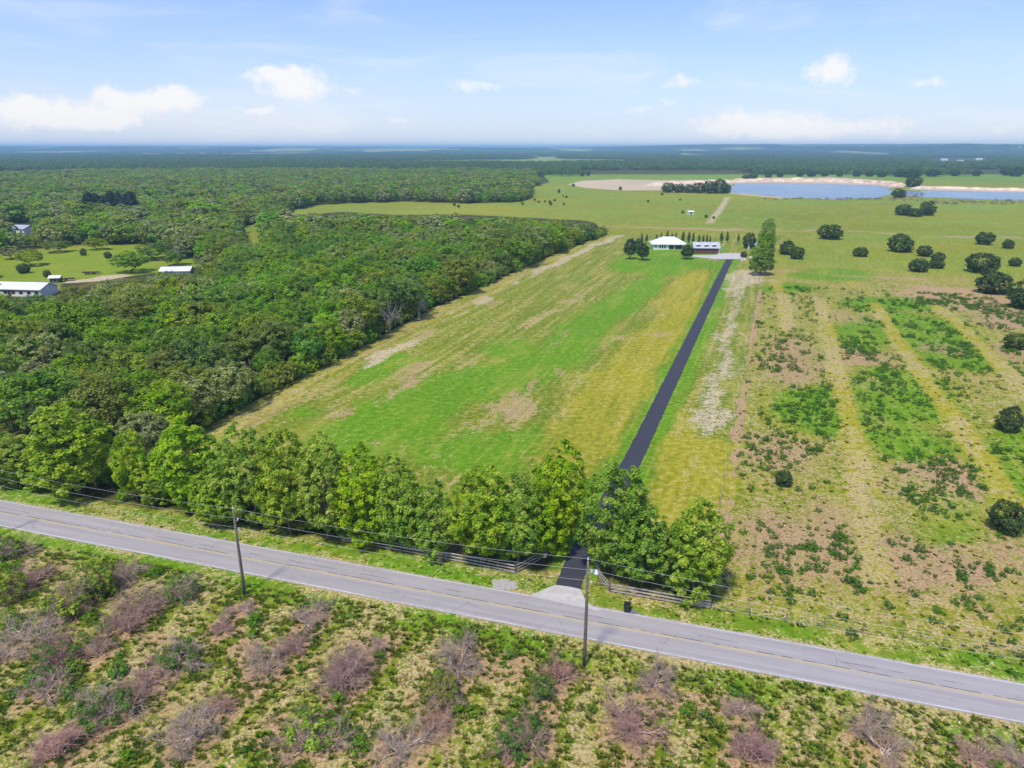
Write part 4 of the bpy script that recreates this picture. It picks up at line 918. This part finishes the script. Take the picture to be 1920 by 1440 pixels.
# ------------------------------------------------------------------ single trees and shrubs
CIT = [(1556, 450, 48, 419, 'round dark citrus tree on the dirt strip beyond the white house'), (1612, 482, 30, 462, 'small dark round bush between the two big dark trees of the far field'), (1687, 474, 50, 438, 'big dark rounded tree in the middle of the far right field'),
    (1733, 482, 30, 459, 'small dark tree just right of the big rounded one'), (1721, 511, 38, 483, 'squat dark bush in front of the close group of three'), (1758, 491, 28, 472, 'rear bush of the touching pair in the right field'), (1755, 504, 30, 486, 'front bush of the touching pair in the right field'),
    (1845, 460, 36, 433, 'dark round tree near the right edge, farthest of the right group'), (1889, 467, 24, 448, 'small round bush farthest right beside the far dark tree'), (1840, 513, 64, 472, 'wide dark spreading tree at the right, above the sandy track'), (1902, 500, 24, 482, 'tiny bush by the right edge above the track'),
    (1861, 552, 70, 507, 'broad dark tree on bare soil at the far right'), (1922, 582, 66, 522, 'dark tree cut by the right edge, beside bare soil'), (1901, 656, 42, 622, 'dark round bush at the right edge in the weedy rows'), (1890, 810, 52, 762, 'round dark bush at the right edge below the third track'),
    (1884, 1000, 66, 938, 'largest near bush at the right edge of the rough field'), (1468, 912, 34, 880, 'lone dark bush in the near left part of the rough field'), (1474, 479, 30, 450, 'left bush of the pair right of the tall tree row'), (1493, 487, 30, 461, 'right bush of the pair right of the tall tree row'),
    (1694, 405, 34, 381, 'left spreading tree of the dark trio near the lake'), (1716, 407, 30, 390, 'low middle tree of the dark trio near the lake'), (1738, 406, 30, 375, 'tall right tree of the dark trio near the lake'), (1404, 468, 26, 434, 'dark round tree behind the small white shed'),
    (1684, 372, 30, 353, 'dark scrubby tree on the neck of land between the lakes'), (1712, 352, 34, 329, 'dark tree at the far tip between the lakes'), (1103, 330, 9, 320, 'rounder of the two lone trees at the far meadow edge'), (1092, 331, 9, 321, 'thinner of the two lone trees at the far meadow edge'),
    (1048, 362, 6, 354, 'lone small tree in the meadow left of the sand pit'), (1163, 357, 7, 349, 'single small tree in front of the sand pit'), (1075, 350, 7, 344, 'small tree at the left end of the sand pit'), (1394, 484, 14, 470, 'small dark bush behind the white utility box')]
for i, (x, by, w, ty, lb) in enumerate(CIT):
    p, s = fit(x, by - (by - ty) * .06, ty, 5.1); dpt = proj(p[0], p[1], 2)[2]; wr = w / FPX * dpt / 6.3
    tree('dark_round_tree', p, CITC[i % 3], CITT, lb, 'tree' if 'tree' in lb else 'bush', 'dark rounded trees dotted over the fields', rnd.uniform(0, 6.28), (wr, wr, max(s, wr * .62)))
LC = [(1252, 361, 24, 341), (1272, 361, 24, 343), (1292, 361.5, 20, 345), (1310, 362, 26, 341), (1330, 362.5, 28, 337), (1350, 362.5, 30, 335), (1362, 362, 16, 345)]
for i, (x, by, w, ty) in enumerate(LC):
    p, s = fit(x, by, ty, 5.1); dpt = proj(p[0], p[1], 2)[2]; wr = w / FPX * dpt / 5.6
    tree('grove_tree', p, CITC[i % 3], CITT, 'dark tree in the grove left of the lake, %s from the left' % ordw(i), 'tree', 'grove beside the lake', rnd.uniform(0, 6.28), (wr, wr, s))
LS = [(1398, 336, 327), (1412, 334, 324), (1440, 333, 322), (1462, 332, 322), (1500, 331, 320), (1520, 331, 318), (1546, 331, 321), (1574, 331, 324), (1606, 331, 320), (1630, 331, 321), (1652, 332, 320), (1690, 332, 316), (1712, 333, 314), (1748, 331, 316), (1790, 330, 317), (1830, 330, 318), (1888, 329, 312), (1905, 331, 312)]
for i, (x, by, ty) in enumerate(LS):
    p, s = fit(x, by, ty, 5.1); wr = s * rnd.uniform(1.1, 1.7)
    tree('lakeshore_tree', p, CITC[i % 3], CITT, 'dark tree on the land beyond the lake, %s from the left' % ordw(i), 'tree', 'trees beyond the lake', rnd.uniform(0, 6.28), (wr, wr, s))
q = np.concatenate([P(RNG.uniform(1740, 1990, 130), RNG.uniform(375.5, 384, 130)), P(RNG.uniform(1672, 1730, 40), RNG.uniform(362, 377, 40)), P(RNG.uniform(1420, 1680, 60), RNG.uniform(372.5, 375, 60))])
scatter('shore_scrub', np.c_[q, 0 * q[:, 0]], RNG.integers(0, 4, len(q)), RNG.uniform(0, 6.28, len(q)), RNG.uniform(.5, 1.5, len(q)), [DEADM[0], DEADM[1], GREENIN[0], DEADM[3]], 'brown and green scrub along the near shore of the lakes', 'scrub')
# columnar conifers behind the house
CF = [(1203, 458, 436), (1212, 456, 436), (1231, 452, 437), (1240, 449, 435), (1251, 449, 430), (1260, 450, 435), (1267, 451, 435), (1280, 456, 431), (1291, 456, 432), (1299, 457, 435), (1310, 458, 438), (1318, 457, 439), (1325, 457, 438), (1331, 457, 441), (1352, 456, 431), (1363, 455, 433), (1384, 455, 436)]
for i, (x, by, ty) in enumerate(CF):
    p, s = fit(x, by, ty, 5.4)
    tree('columnar_conifer', p, CONC[i % 3], CITT, 'slim dark conifer behind the house, %s from the left in its row' % ordw(i), 'conifer', 'slim conifers behind the house', rnd.uniform(0, 6.28), (s * .8, s * .8, s))
BC = [(1181, 486, 444, 26, 'brownish conifer left of the white house'), (1205, 488, 455, 27, 'dark dense conifer at the left front of the white house'), (1196, 474, 446, 20, 'conifer behind the pair left of the white house'), (1287, 486, 458, 27, 'round dark green conifer in front of the white house and garage')]
for i, (x, by, ty, w, lb) in enumerate(BC):
    p, s = fit(x, by, ty, 8.8); wr = w / FPX * proj(p[0], p[1], 3)[2] / 5.2
    tree('garden_conifer', p, BIGCON[0 if i in (1, 3) else 1], CITT, lb, 'conifer', 'conifers round the house', rnd.uniform(0, 6.28), (wr, wr, s))
TR_ = [(1426, 516, 455, 46), (1423, 500, 450, 34), (1432, 490, 434, 38), (1434, 472, 426, 34), (1438, 458, 420, 32), (1440, 446, 410, 28)]
for i, (x, by, ty, w) in enumerate(TR_):
    p, s = fit(x, by, ty, 15.2); wr = w / FPX * proj(p[0], p[1], 6)[2] / 9.4
    tree('boundary_tree', p, ROADC[3 if i in (0, 2, 5) else i % 3], ROADT[i % 3], 'tall green tree in the boundary row right of the driveway, %s from the front' % ordw(i), 'tree', 'boundary row right of the driveway', rnd.uniform(0, 6.28), (wr, wr, s))
# the left clearing
LM = [(60, 498, 52, 468, OAKC[0], 'spreading umbrella-shaped tree in the bright clearing'), (45, 512, 26, 493, CITC[0], 'reddish low bush beside the umbrella-shaped tree'), (89, 520, 15, 505, CITC[1], 'small bush just above the barn in the clearing'), (157, 479, 14, 465, CITC[2], 'left of two small round trees in the clearing'),
      (203, 484, 16, 471, CITC[0], 'right of two small round trees in the clearing'), (245, 511, 70, 472, OAKC[3], 'wide dark tree at the right side of the bright clearing'), (292, 486, 66, 455, OAKC[6], 'broad low tree behind the bright clearing'), (108, 473, 50, 452, OAKC[3], 'dark round tree at the back edge of the bright clearing'), (330, 497, 44, 470, OAKC[1], 'bright green tree at the right end of the clearing'), (22, 486, 40, 462, OAKC[5], 'greyish tree at the left edge behind the clearing'), (183, 468, 44, 446, OAKC[0], 'spreading tree at the middle of the clearing back edge')]
for i, (x, by, w, ty, cm, lb) in enumerate(LM):
    mh = 11.8 if cm in OAKC else 5.1; p, s = fit(x, by, ty, mh); wr = w / FPX * proj(p[0], p[1], 3)[2] / (11.5 if mh > 6 else 6.3)
    tree('clearing_tree', p, cm, OAKT[1] if mh > 6 else CITT, lb, 'tree' if 'tree' in lb else 'bush', 'trees in the bright clearing', rnd.uniform(0, 6.28), (wr, wr, s))
# dark tall pines and a flowering tree in the far left wood
for i, x in enumerate((172, 186, 200, 213, 226, 239, 250)):
    p, s = fit(x, 410, 356 + (i % 3) * 4, 8.8)
    tree('dark_pine', p, PINE, CITT, 'blue-black pine in the dark stand of the left wood, %s from the left' % ordw(i), 'pine', 'dark pines in the left wood', rnd.uniform(0, 6.28), (s * .9, s * .9, s))
for i, (x, by, ty, w, lb) in enumerate([(272, 408, 386, 24, 'yellow flowering tree right of the dark pines'), (160, 408, 391, 8, 'small yellow flowering tree left of the dark pines')]):
    p, s = fit(x, by, ty, 5.1); wr = w / FPX * proj(p[0], p[1], 3)[2] / 6.3
    o = tree('flowering_tree', p, CITC[0].copy(), CITT, lb, 'tree', None, 0, (wr, wr, s))
    [c for c in o.children if c.name.startswith('crown')][0].data.materials[0] = F_yel
for i, (x, by, ty, lb) in enumerate([(800, 598, 540, 'bare grey dead tree at the field edge of the wood'), (745, 625, 560, 'second bare grey tree just left of the dead one at the wood edge'), (345, 486, 446, 'grey leafless tree behind the bright clearing')]):
    p, s = fit(x, by, ty, 9.0); o = empty('dead_tree', (p[0] - 2.5, p[1], 0), rnd.uniform(0, 6), (s, s, s)); tag(o, lb, 'dead tree'); link('trunk', OAKT[0], o); link('limbs', DEADTREE[i % 2], o)

# leafless shrubs of the old orchard, in slanting rows
acs = SHW @ onor; rows = np.round(acs / ROWSP - .37 / (2 * np.pi)).astype(int); als = SHW @ odir
rowlist = sorted(set(rows)); names = {}
for ri, rw in enumerate(rowlist):
    q = [i for i in range(len(SHRUBS)) if rows[i] == rw]; q.sort(key=lambda i: -als[i])
    for j, i in enumerate(q): names[i] = (ri, j)
for i, (x, y, w, kd) in enumerate(SHRUBS):
    p = SHW[i]; wr = w / FPX * proj(p[0], p[1], .8)[2] / 2.8
    ri, j = names[i]; lk = {0: 'grey-pink leafless shrub', 1: 'leafless shrub with green growth inside', 2: 'green leafy shrub'}[kd]
    o = empty('orchard_shrub', (p[0], p[1], 0), rnd.uniform(0, 6.28), (wr * rnd.uniform(.85, 1.2), wr * rnd.uniform(.85, 1.2), wr * rnd.uniform(.65, 1.1)))
    o.rotation_euler[0] = rnd.uniform(-.16, .16); o.rotation_euler[1] = rnd.uniform(-.16, .16)
    tag(o, '%s, %s from the road, %s slanting row from left' % (lk, ordw(j), ordw(ri)), 'shrub', 'shrubs of the old orchard')
    link('branches', DEADM[i % 7], o)
    if kd == 1 or (kd == 0 and i % 9 == 0): link('leaves', GREENIN[i % 2], o)
    if kd == 2: link('leaves', LEAFY[i % 2], o)
# small dark shrubs in the far meadow
for i, (x, y) in enumerate([(1003, 376), (1010, 380), (1022, 379), (1031, 381), (1040, 377), (1056, 369), (1062, 371), (852, 386), (860, 389), (980, 384), (1275, 376), (1241, 366), (1324, 408), (1338, 410), (1280, 400), (1215, 379), (1057, 384), (1033, 385)]):
    p = P(x, y); s = rnd.uniform(.4, .62)
    tree('meadow_bush', p, CITC[i % 3], CITT, 'dark speck of a bush in the far meadow, %s of those in view' % ordw(i), 'bush', 'small bushes of the far meadow', rnd.uniform(0, 6), s)

# ------------------------------------------------------------------ utility poles and wires
polew = plain('weathered_pole_wood', (.155, .125, .095), .9, 0, .35, 3.0, .3); wirem = plain('wire_aluminium', (.6, .57, .56), .5, .0, .1, 1.0); porc = plain('pale_insulator', (.62, .64, .66), .3, 0, .1, 2.0); tin = plain('galvanised_steel', (.42, .43, .44), .45, .5, .15, 2.0)
p1, p2 = P(1095, 1250), P(459, 1115); pd = p1 - p2
def hat(px, py, q): v = (py - 720) / FPX; return CAMH + q[1] * (-SP - v * CP) / (CP - v * SP)
PHR = [hat(440, 957, p2), hat(440, 957, p2), hat(1098, 1052, p1), hat(1098, 1052, p1)]
ATR = [[h - .15, h - 1.45, h - 2.75] for h in PHR]
poles = [p2 - pd, p2, p1, p1 + pd, p1 + 2 * pd]
PLAB = ['wooden utility pole past the left end of the leafy row', 'leaning wooden utility pole in the left verge, before the leafy row', 'wooden utility pole with lamp arm beside the driveway entrance', 'wooden utility pole on the right out of the road bend', 'farthest wooden utility pole on the right']
for i, q in enumerate(poles[:4]):
    PH, AT = PHR[i], ATR[i]; o = empty('utility_pole', (q[0], q[1], 0)); tag(o, PLAB[i], 'utility pole', 'poles along the road')
    MB().tube([(0, 0, -.3), (0, 0, 3), (0, 0, PH * .6), (0, 0, PH)], [.19, .175, .15, .115], 10).build('post', polew, o, True)
    for k, z in enumerate(AT):
        m_ = MB().bar((0, 0, z), (.42, 0, z + .04), .06, .06) if k else MB().bar((0, 0, z), (.0, 0, z + .32), .05, .05)
        br = m_.build('bracket', tin, o); e = (.42, 0, z + .1) if k else (0, 0, z + .3)
        MB().tube([(e[0], 0, e[2]), (e[0], 0, e[2] + .08), (e[0], 0, e[2] + .14), (e[0], 0, e[2] + .24)], [.06, .1, .06, .09], 8).build('insulator', porc, br)
    if i == 2:                                             # lamp arm with a round white head
        ar = MB().tube([(0, 0, PH - 1.1), (.5, 0, PH - .95), (.85, -.05, PH - 1.05)], .04, 6).build('lamp_arm', tin, o)
        MB().tube([(.9, -.05, PH - 1.5), (.9, -.05, PH - 1.35), (.9, -.05, PH - 1.12), (.9, -.05, PH - 1.0)], [.3, .26, .14, .08], 12).build('lamp_head', porc, ar, True)
    if i in (1, 2): MB().tube([(.2, .05, 0), (.17, .04, PH * .5), (.14, .04, PH * .8)], .025, 5).build('ground_wire_cover', porc if i == 1 else tin, o)
for k in range(3):
    for j in range(3):
        a, b_ = poles[j], poles[j + 1]; pts = []
        for u in np.linspace(0, 1, 17):
            q = a + (b_ - a) * u; z = ATR[j][k] * (1 - u) + ATR[j + 1][k] * u; pts.append((q[0] + (.42 if k else 0), q[1], z + (.36 if k else .42) - 1.1 * 4 * u * (1 - u) * .55))
        o = MB().tube(pts, .009, 4).build('power_line', wirem)
        tag(o, ['top', 'middle', 'bottom'][k] + ' power line strung ' + ['from the left edge to the left pole', 'between the two poles along the road', 'from the driveway pole to the right edge'][j], 'power line', 'power lines')

# ------------------------------------------------------------------ fences
board = plain('grey_brown_fence_board', (.44, .36, .34), .85, 0, .35, 3.0, .2); postm = plain('dark_fence_post', (.11, .08, .07), .9, 0, .3, 4.0)
def board_fence(label, line, hgt=1.35, rails=3, spacing=2.6):
    line = np.asarray(line); seg = np.r_[0, np.cumsum(np.linalg.norm(np.diff(line, axis=0), axis=1))]
    us = []
    for a, b_ in zip(seg[:-1], seg[1:]):
        n = max(1, round((b_ - a) / spacing)); us += [a + (b_ - a) * k / n for k in range(n)]
    us.append(seg[-1]); pts = np.stack([np.interp(us, seg, line[:, 0]), np.interp(us, seg, line[:, 1])], -1)
    o = empty('board_fence', (pts[0][0], pts[0][1], 0)); tag(o, label, 'fence', 'board fences at the entrance'); pts = pts - pts[0]
    for q in pts: MB().box(q[0] - .075, q[0] + .075, q[1] - .075, q[1] + .075, -.2, hgt + .1).build('post', postm, o)
    for a, b_ in zip(pts[:-1], pts[1:]):
        d = (b_ - a) / np.linalg.norm(b_ - a); nn = np.array([d[1], -d[0]]) * .10
        if nn[1] > 0: nn = -nn
        for k in range(rails):
            z = .32 + (hgt - .42) * k / (rails - 1); j = rnd.uniform(-.015, .015)
            MB().bar((a[0] + nn[0] - d[0] * .02, a[1] + nn[1] - d[1] * .02, z + j), (b_[0] + nn[0] - d[0] * .03, b_[1] + nn[1] - d[1] * .03, z - j), .045, .17).build('rail', board, o)
    return o
board_fence('brown three-rail board fence left of the driveway, under the leafy row', PL((640, 1014), (760, 1036), (870, 1056), (966, 1075)))
board_fence('brown board fence angling from the fence corner to the driveway gate', PL((969, 1074), (1010, 1052), (1040, 1028), (1058, 1000)))
board_fence('weathered three-rail board fence right of the driveway, behind the black bin', PL((1145, 1110), (1207, 1121), (1270, 1132), (1331, 1142)))
board_fence('short dark board fence angling back beside the right of the driveway', PL((1142, 1108), (1128, 1092), (1118, 1070)), 1.35, 3, 2.0)
sg_ = P(1020, 1053); so = empty('entrance_sign', (sg_[0], sg_[1] - .25, 0)); tag(so, 'small white notice plate fixed on the angled fence left of the driveway', 'sign')
MB().box(-.3, .3, -.02, .02, .8, 1.45).build('plate', trim_white, so); MB().box(-.05, .05, .02, .08, 0, 1.4).build('stake', postm, so)
def wire_fence(label, line, spacing, hgt, nw=3):
    line = np.asarray(line); seg = np.r_[0, np.cumsum(np.linalg.norm(np.diff(line, axis=0), axis=1))]; us = np.arange(0, seg[-1] + .1, spacing)
    pts = np.stack([np.interp(us, seg, line[:, 0]), np.interp(us, seg, line[:, 1])], -1); o = empty('wire_fence', (pts[0][0], pts[0][1], 0)); tag(o, label, 'fence'); pts = pts - pts[0]
    for q in pts: MB().tube([(q[0], q[1], -.2), (q[0] + rnd.uniform(-.06, .06), q[1], hgt * rnd.uniform(.92, 1.1))], .055, 6).build('post', polew, o)
    for k in range(nw): MB().tube([(q[0], q[1] - .06, hgt * (.3 + .3 * k)) for q in pts], .012, 3).build('strand', wirem, o)
wire_fence('thin wire fence on wooden posts along the right verge', PL((1338, 1144), (1500, 1170), (1700, 1202), (1950, 1240)), 4.2, 1.3)
wire_fence('old wire fence on thin posts along the bare line right of the driveway', FLINE + dnor * -1.0, 9.0, 1.4, 2)

# ------------------------------------------------------------------ wheeled bin
bp_ = P(1176, 1149); plastic = plain('black_bin_plastic', (.018, .018, .02), .4, 0, .3, 3.0); tyre = plain('bin_tyre_rubber', (.012, .012, .012), .8, 0, .2, 5.0)
bn = empty('wheeled_bin', (bp_[0], bp_[1] + .3, 0), road_rz); tag(bn, 'black wheeled rubbish bin on the verge right of the driveway', 'bin')
b_ = MB(); b_.add([(-.29, -.32, .08), (.29, -.32, .08), (.27, .30, .08), (-.27, .30, .08), (-.37, -.42, 1.0), (.37, -.42, 1.0), (.37, .44, 1.05), (-.37, .44, 1.05)], [(0, 3, 2, 1), (0, 1, 5, 4), (1, 2, 6, 5), (2, 3, 7, 6), (3, 0, 4, 7), (4, 5, 6, 7)]); b_.build('body', plastic, bn)
l_ = MB(); l_.add([(-.40, -.46, 1.01), (.40, -.46, 1.01), (.40, .42, 1.06), (-.40, .42, 1.06), (-.36, -.42, 1.08), (.36, -.42, 1.08), (.36, .38, 1.16), (-.36, .38, 1.16)], [(0, 3, 2, 1), (4, 5, 6, 7), (0, 1, 5, 4), (1, 2, 6, 5), (2, 3, 7, 6), (3, 0, 4, 7)]); l_.build('lid', plastic, bn)
MB().tube([(-.3, .47, .98), (-.3, .56, 1.0), (.3, .56, 1.0), (.3, .47, .98)], .022, 6).build('handle', plastic, bn)
for x in (-.33, .33): MB().tube([(x - .04, .32, .14), (x + .04, .32, .14)], .14, 14).build('wheel', tyre, bn)

# ------------------------------------------------------------------ ground growth
def region(n, poly):
    lo, hi = poly.min(0), poly.max(0); q = RNG.uniform(lo, hi, (n, 2)); return q[sdf(q[:, 0], q[:, 1], poly) > 0]
VIEW_S = np.array([P(-120, 985), P(2050, 1385), P(2050, 1500), P(960, 1500), P(-120, 1500)])
def put(name, q, w, key, smin, smax, label, cat):
    k = RNG.random(len(q)) < np.clip(w, 0, 1); q = q[k]; n = len(q)
    src = TUFT[key]; scatter(name, np.c_[q, np.zeros(n)], RNG.integers(0, len(src), n), RNG.uniform(0, 6.28, n), RNG.uniform(smin, smax, n), src, label, cat); return n
qs = region(60000, VIEW_S); zz = zones(qs[:, 0], qs[:, 1]); okr = zz['t'] < -ROADW / 2 - .35; qs = qs[okr]; zz = {k: v[okr] for k, v in zz.items()}
open_ = 1 - .8 * zz['lit']
print('tufts', put('dry_grass', qs, .24 * zz['straw'] * open_, 'straw', .5, 1.1, 'tufts of straw-coloured dry grass in the old orchard', 'grass'),
 put('green_grass', qs, .36 * (1 - zz['straw']) * open_, 'grass', .5, 1.2, 'yellow-green grass growing between the orchard shrubs', 'grass'),
 put('lush_grass', qs, .32 * np.clip(zz['lush'] - .25, 0, 1) * open_ * (1 - zz['ver']), 'lush', .6, 1.4, 'bright green grass clumps in the old orchard', 'grass'))
qw = region(5200, VIEW_S); zw = zones(qw[:, 0], qw[:, 1]); cl_ = sst(fbm(qw[:, 0] * .35, qw[:, 1] * .35, 201), .50, .66)
put('orchard_weeds', qw, .20 * cl_ * (zw['t'] < -ROADW / 2 - 3), 'weedb', .5, 1.5, 'rounded bright green weeds among the orchard shrubs', 'weeds')
RF = np.array([P(1345, 1010), P(1430, 535), P(1990, 560), P(1990, 1290), P(1345, 1150)])
qr = region(40000, RF); zr = zones(qr[:, 0], qr[:, 1])
put('field_weeds', qr, .85 * zr['weed'], 'weed', .28, 1.15, 'dark green weed clumps in the rough right field', 'weeds')
qr = region(60000, RF); dn = np.clip(1.5 - np.hypot(qr[:, 0], qr[:, 1]) / 160, .12, 1); zr = zones(qr[:, 0], qr[:, 1]); okr = (zr['t'] > ROADW / 2 + .3).astype(float) * dn
put('field_dry_grass', qr, .38 * zr['straw'] * okr, 'straw', .45, .95, 'dry straw tufts over the rough right field', 'grass')
put('field_green_grass', qr, .5 * (zr['lush'] + .15) * okr, 'grass', .45, 1.0, 'green grass tufts over the rough right field', 'grass')
VN = np.array([RP(-110, ROADW / 2 + .3), RP(70, ROADW / 2 + .3), RP(70, ROADW / 2 + 6.5), RP(-110, ROADW / 2 + 6.5)])
qv = region(9000, VN); zv = zones(qv[:, 0], qv[:, 1]); okv = (zv['dd'] > 2.6) * (sdf(qv[:, 0], qv[:, 1], PL((985, 1122), (1040, 1090), (1090, 1098), (1135, 1152))) < 0)
put('verge_grass', qv, .55 * okv * (1 - .6 * zv['straw']), 'grass', .35, .8, 'green grass of the far road verge', 'grass')

# ------------------------------------------------------------------ air
m = bpy.data.materials.new('hazy_air'); m.use_nodes = True; t = NT(m.node_tree); t.n.clear(); out = t.node('ShaderNodeOutputMaterial')
pv = t.node('ShaderNodeVolumePrincipled', {'Color': (.40, .68, 1.0, 1), 'Density': 1.2e-4}); pv.inputs['Anisotropy'].default_value = 0.0
t.l.new(pv.outputs[0], out.inputs['Volume'])
hz = MB().box(-41000, 41000, -41000, 41000, -1.0, 92).build('haze', m); tag(hz, kind='stuff')
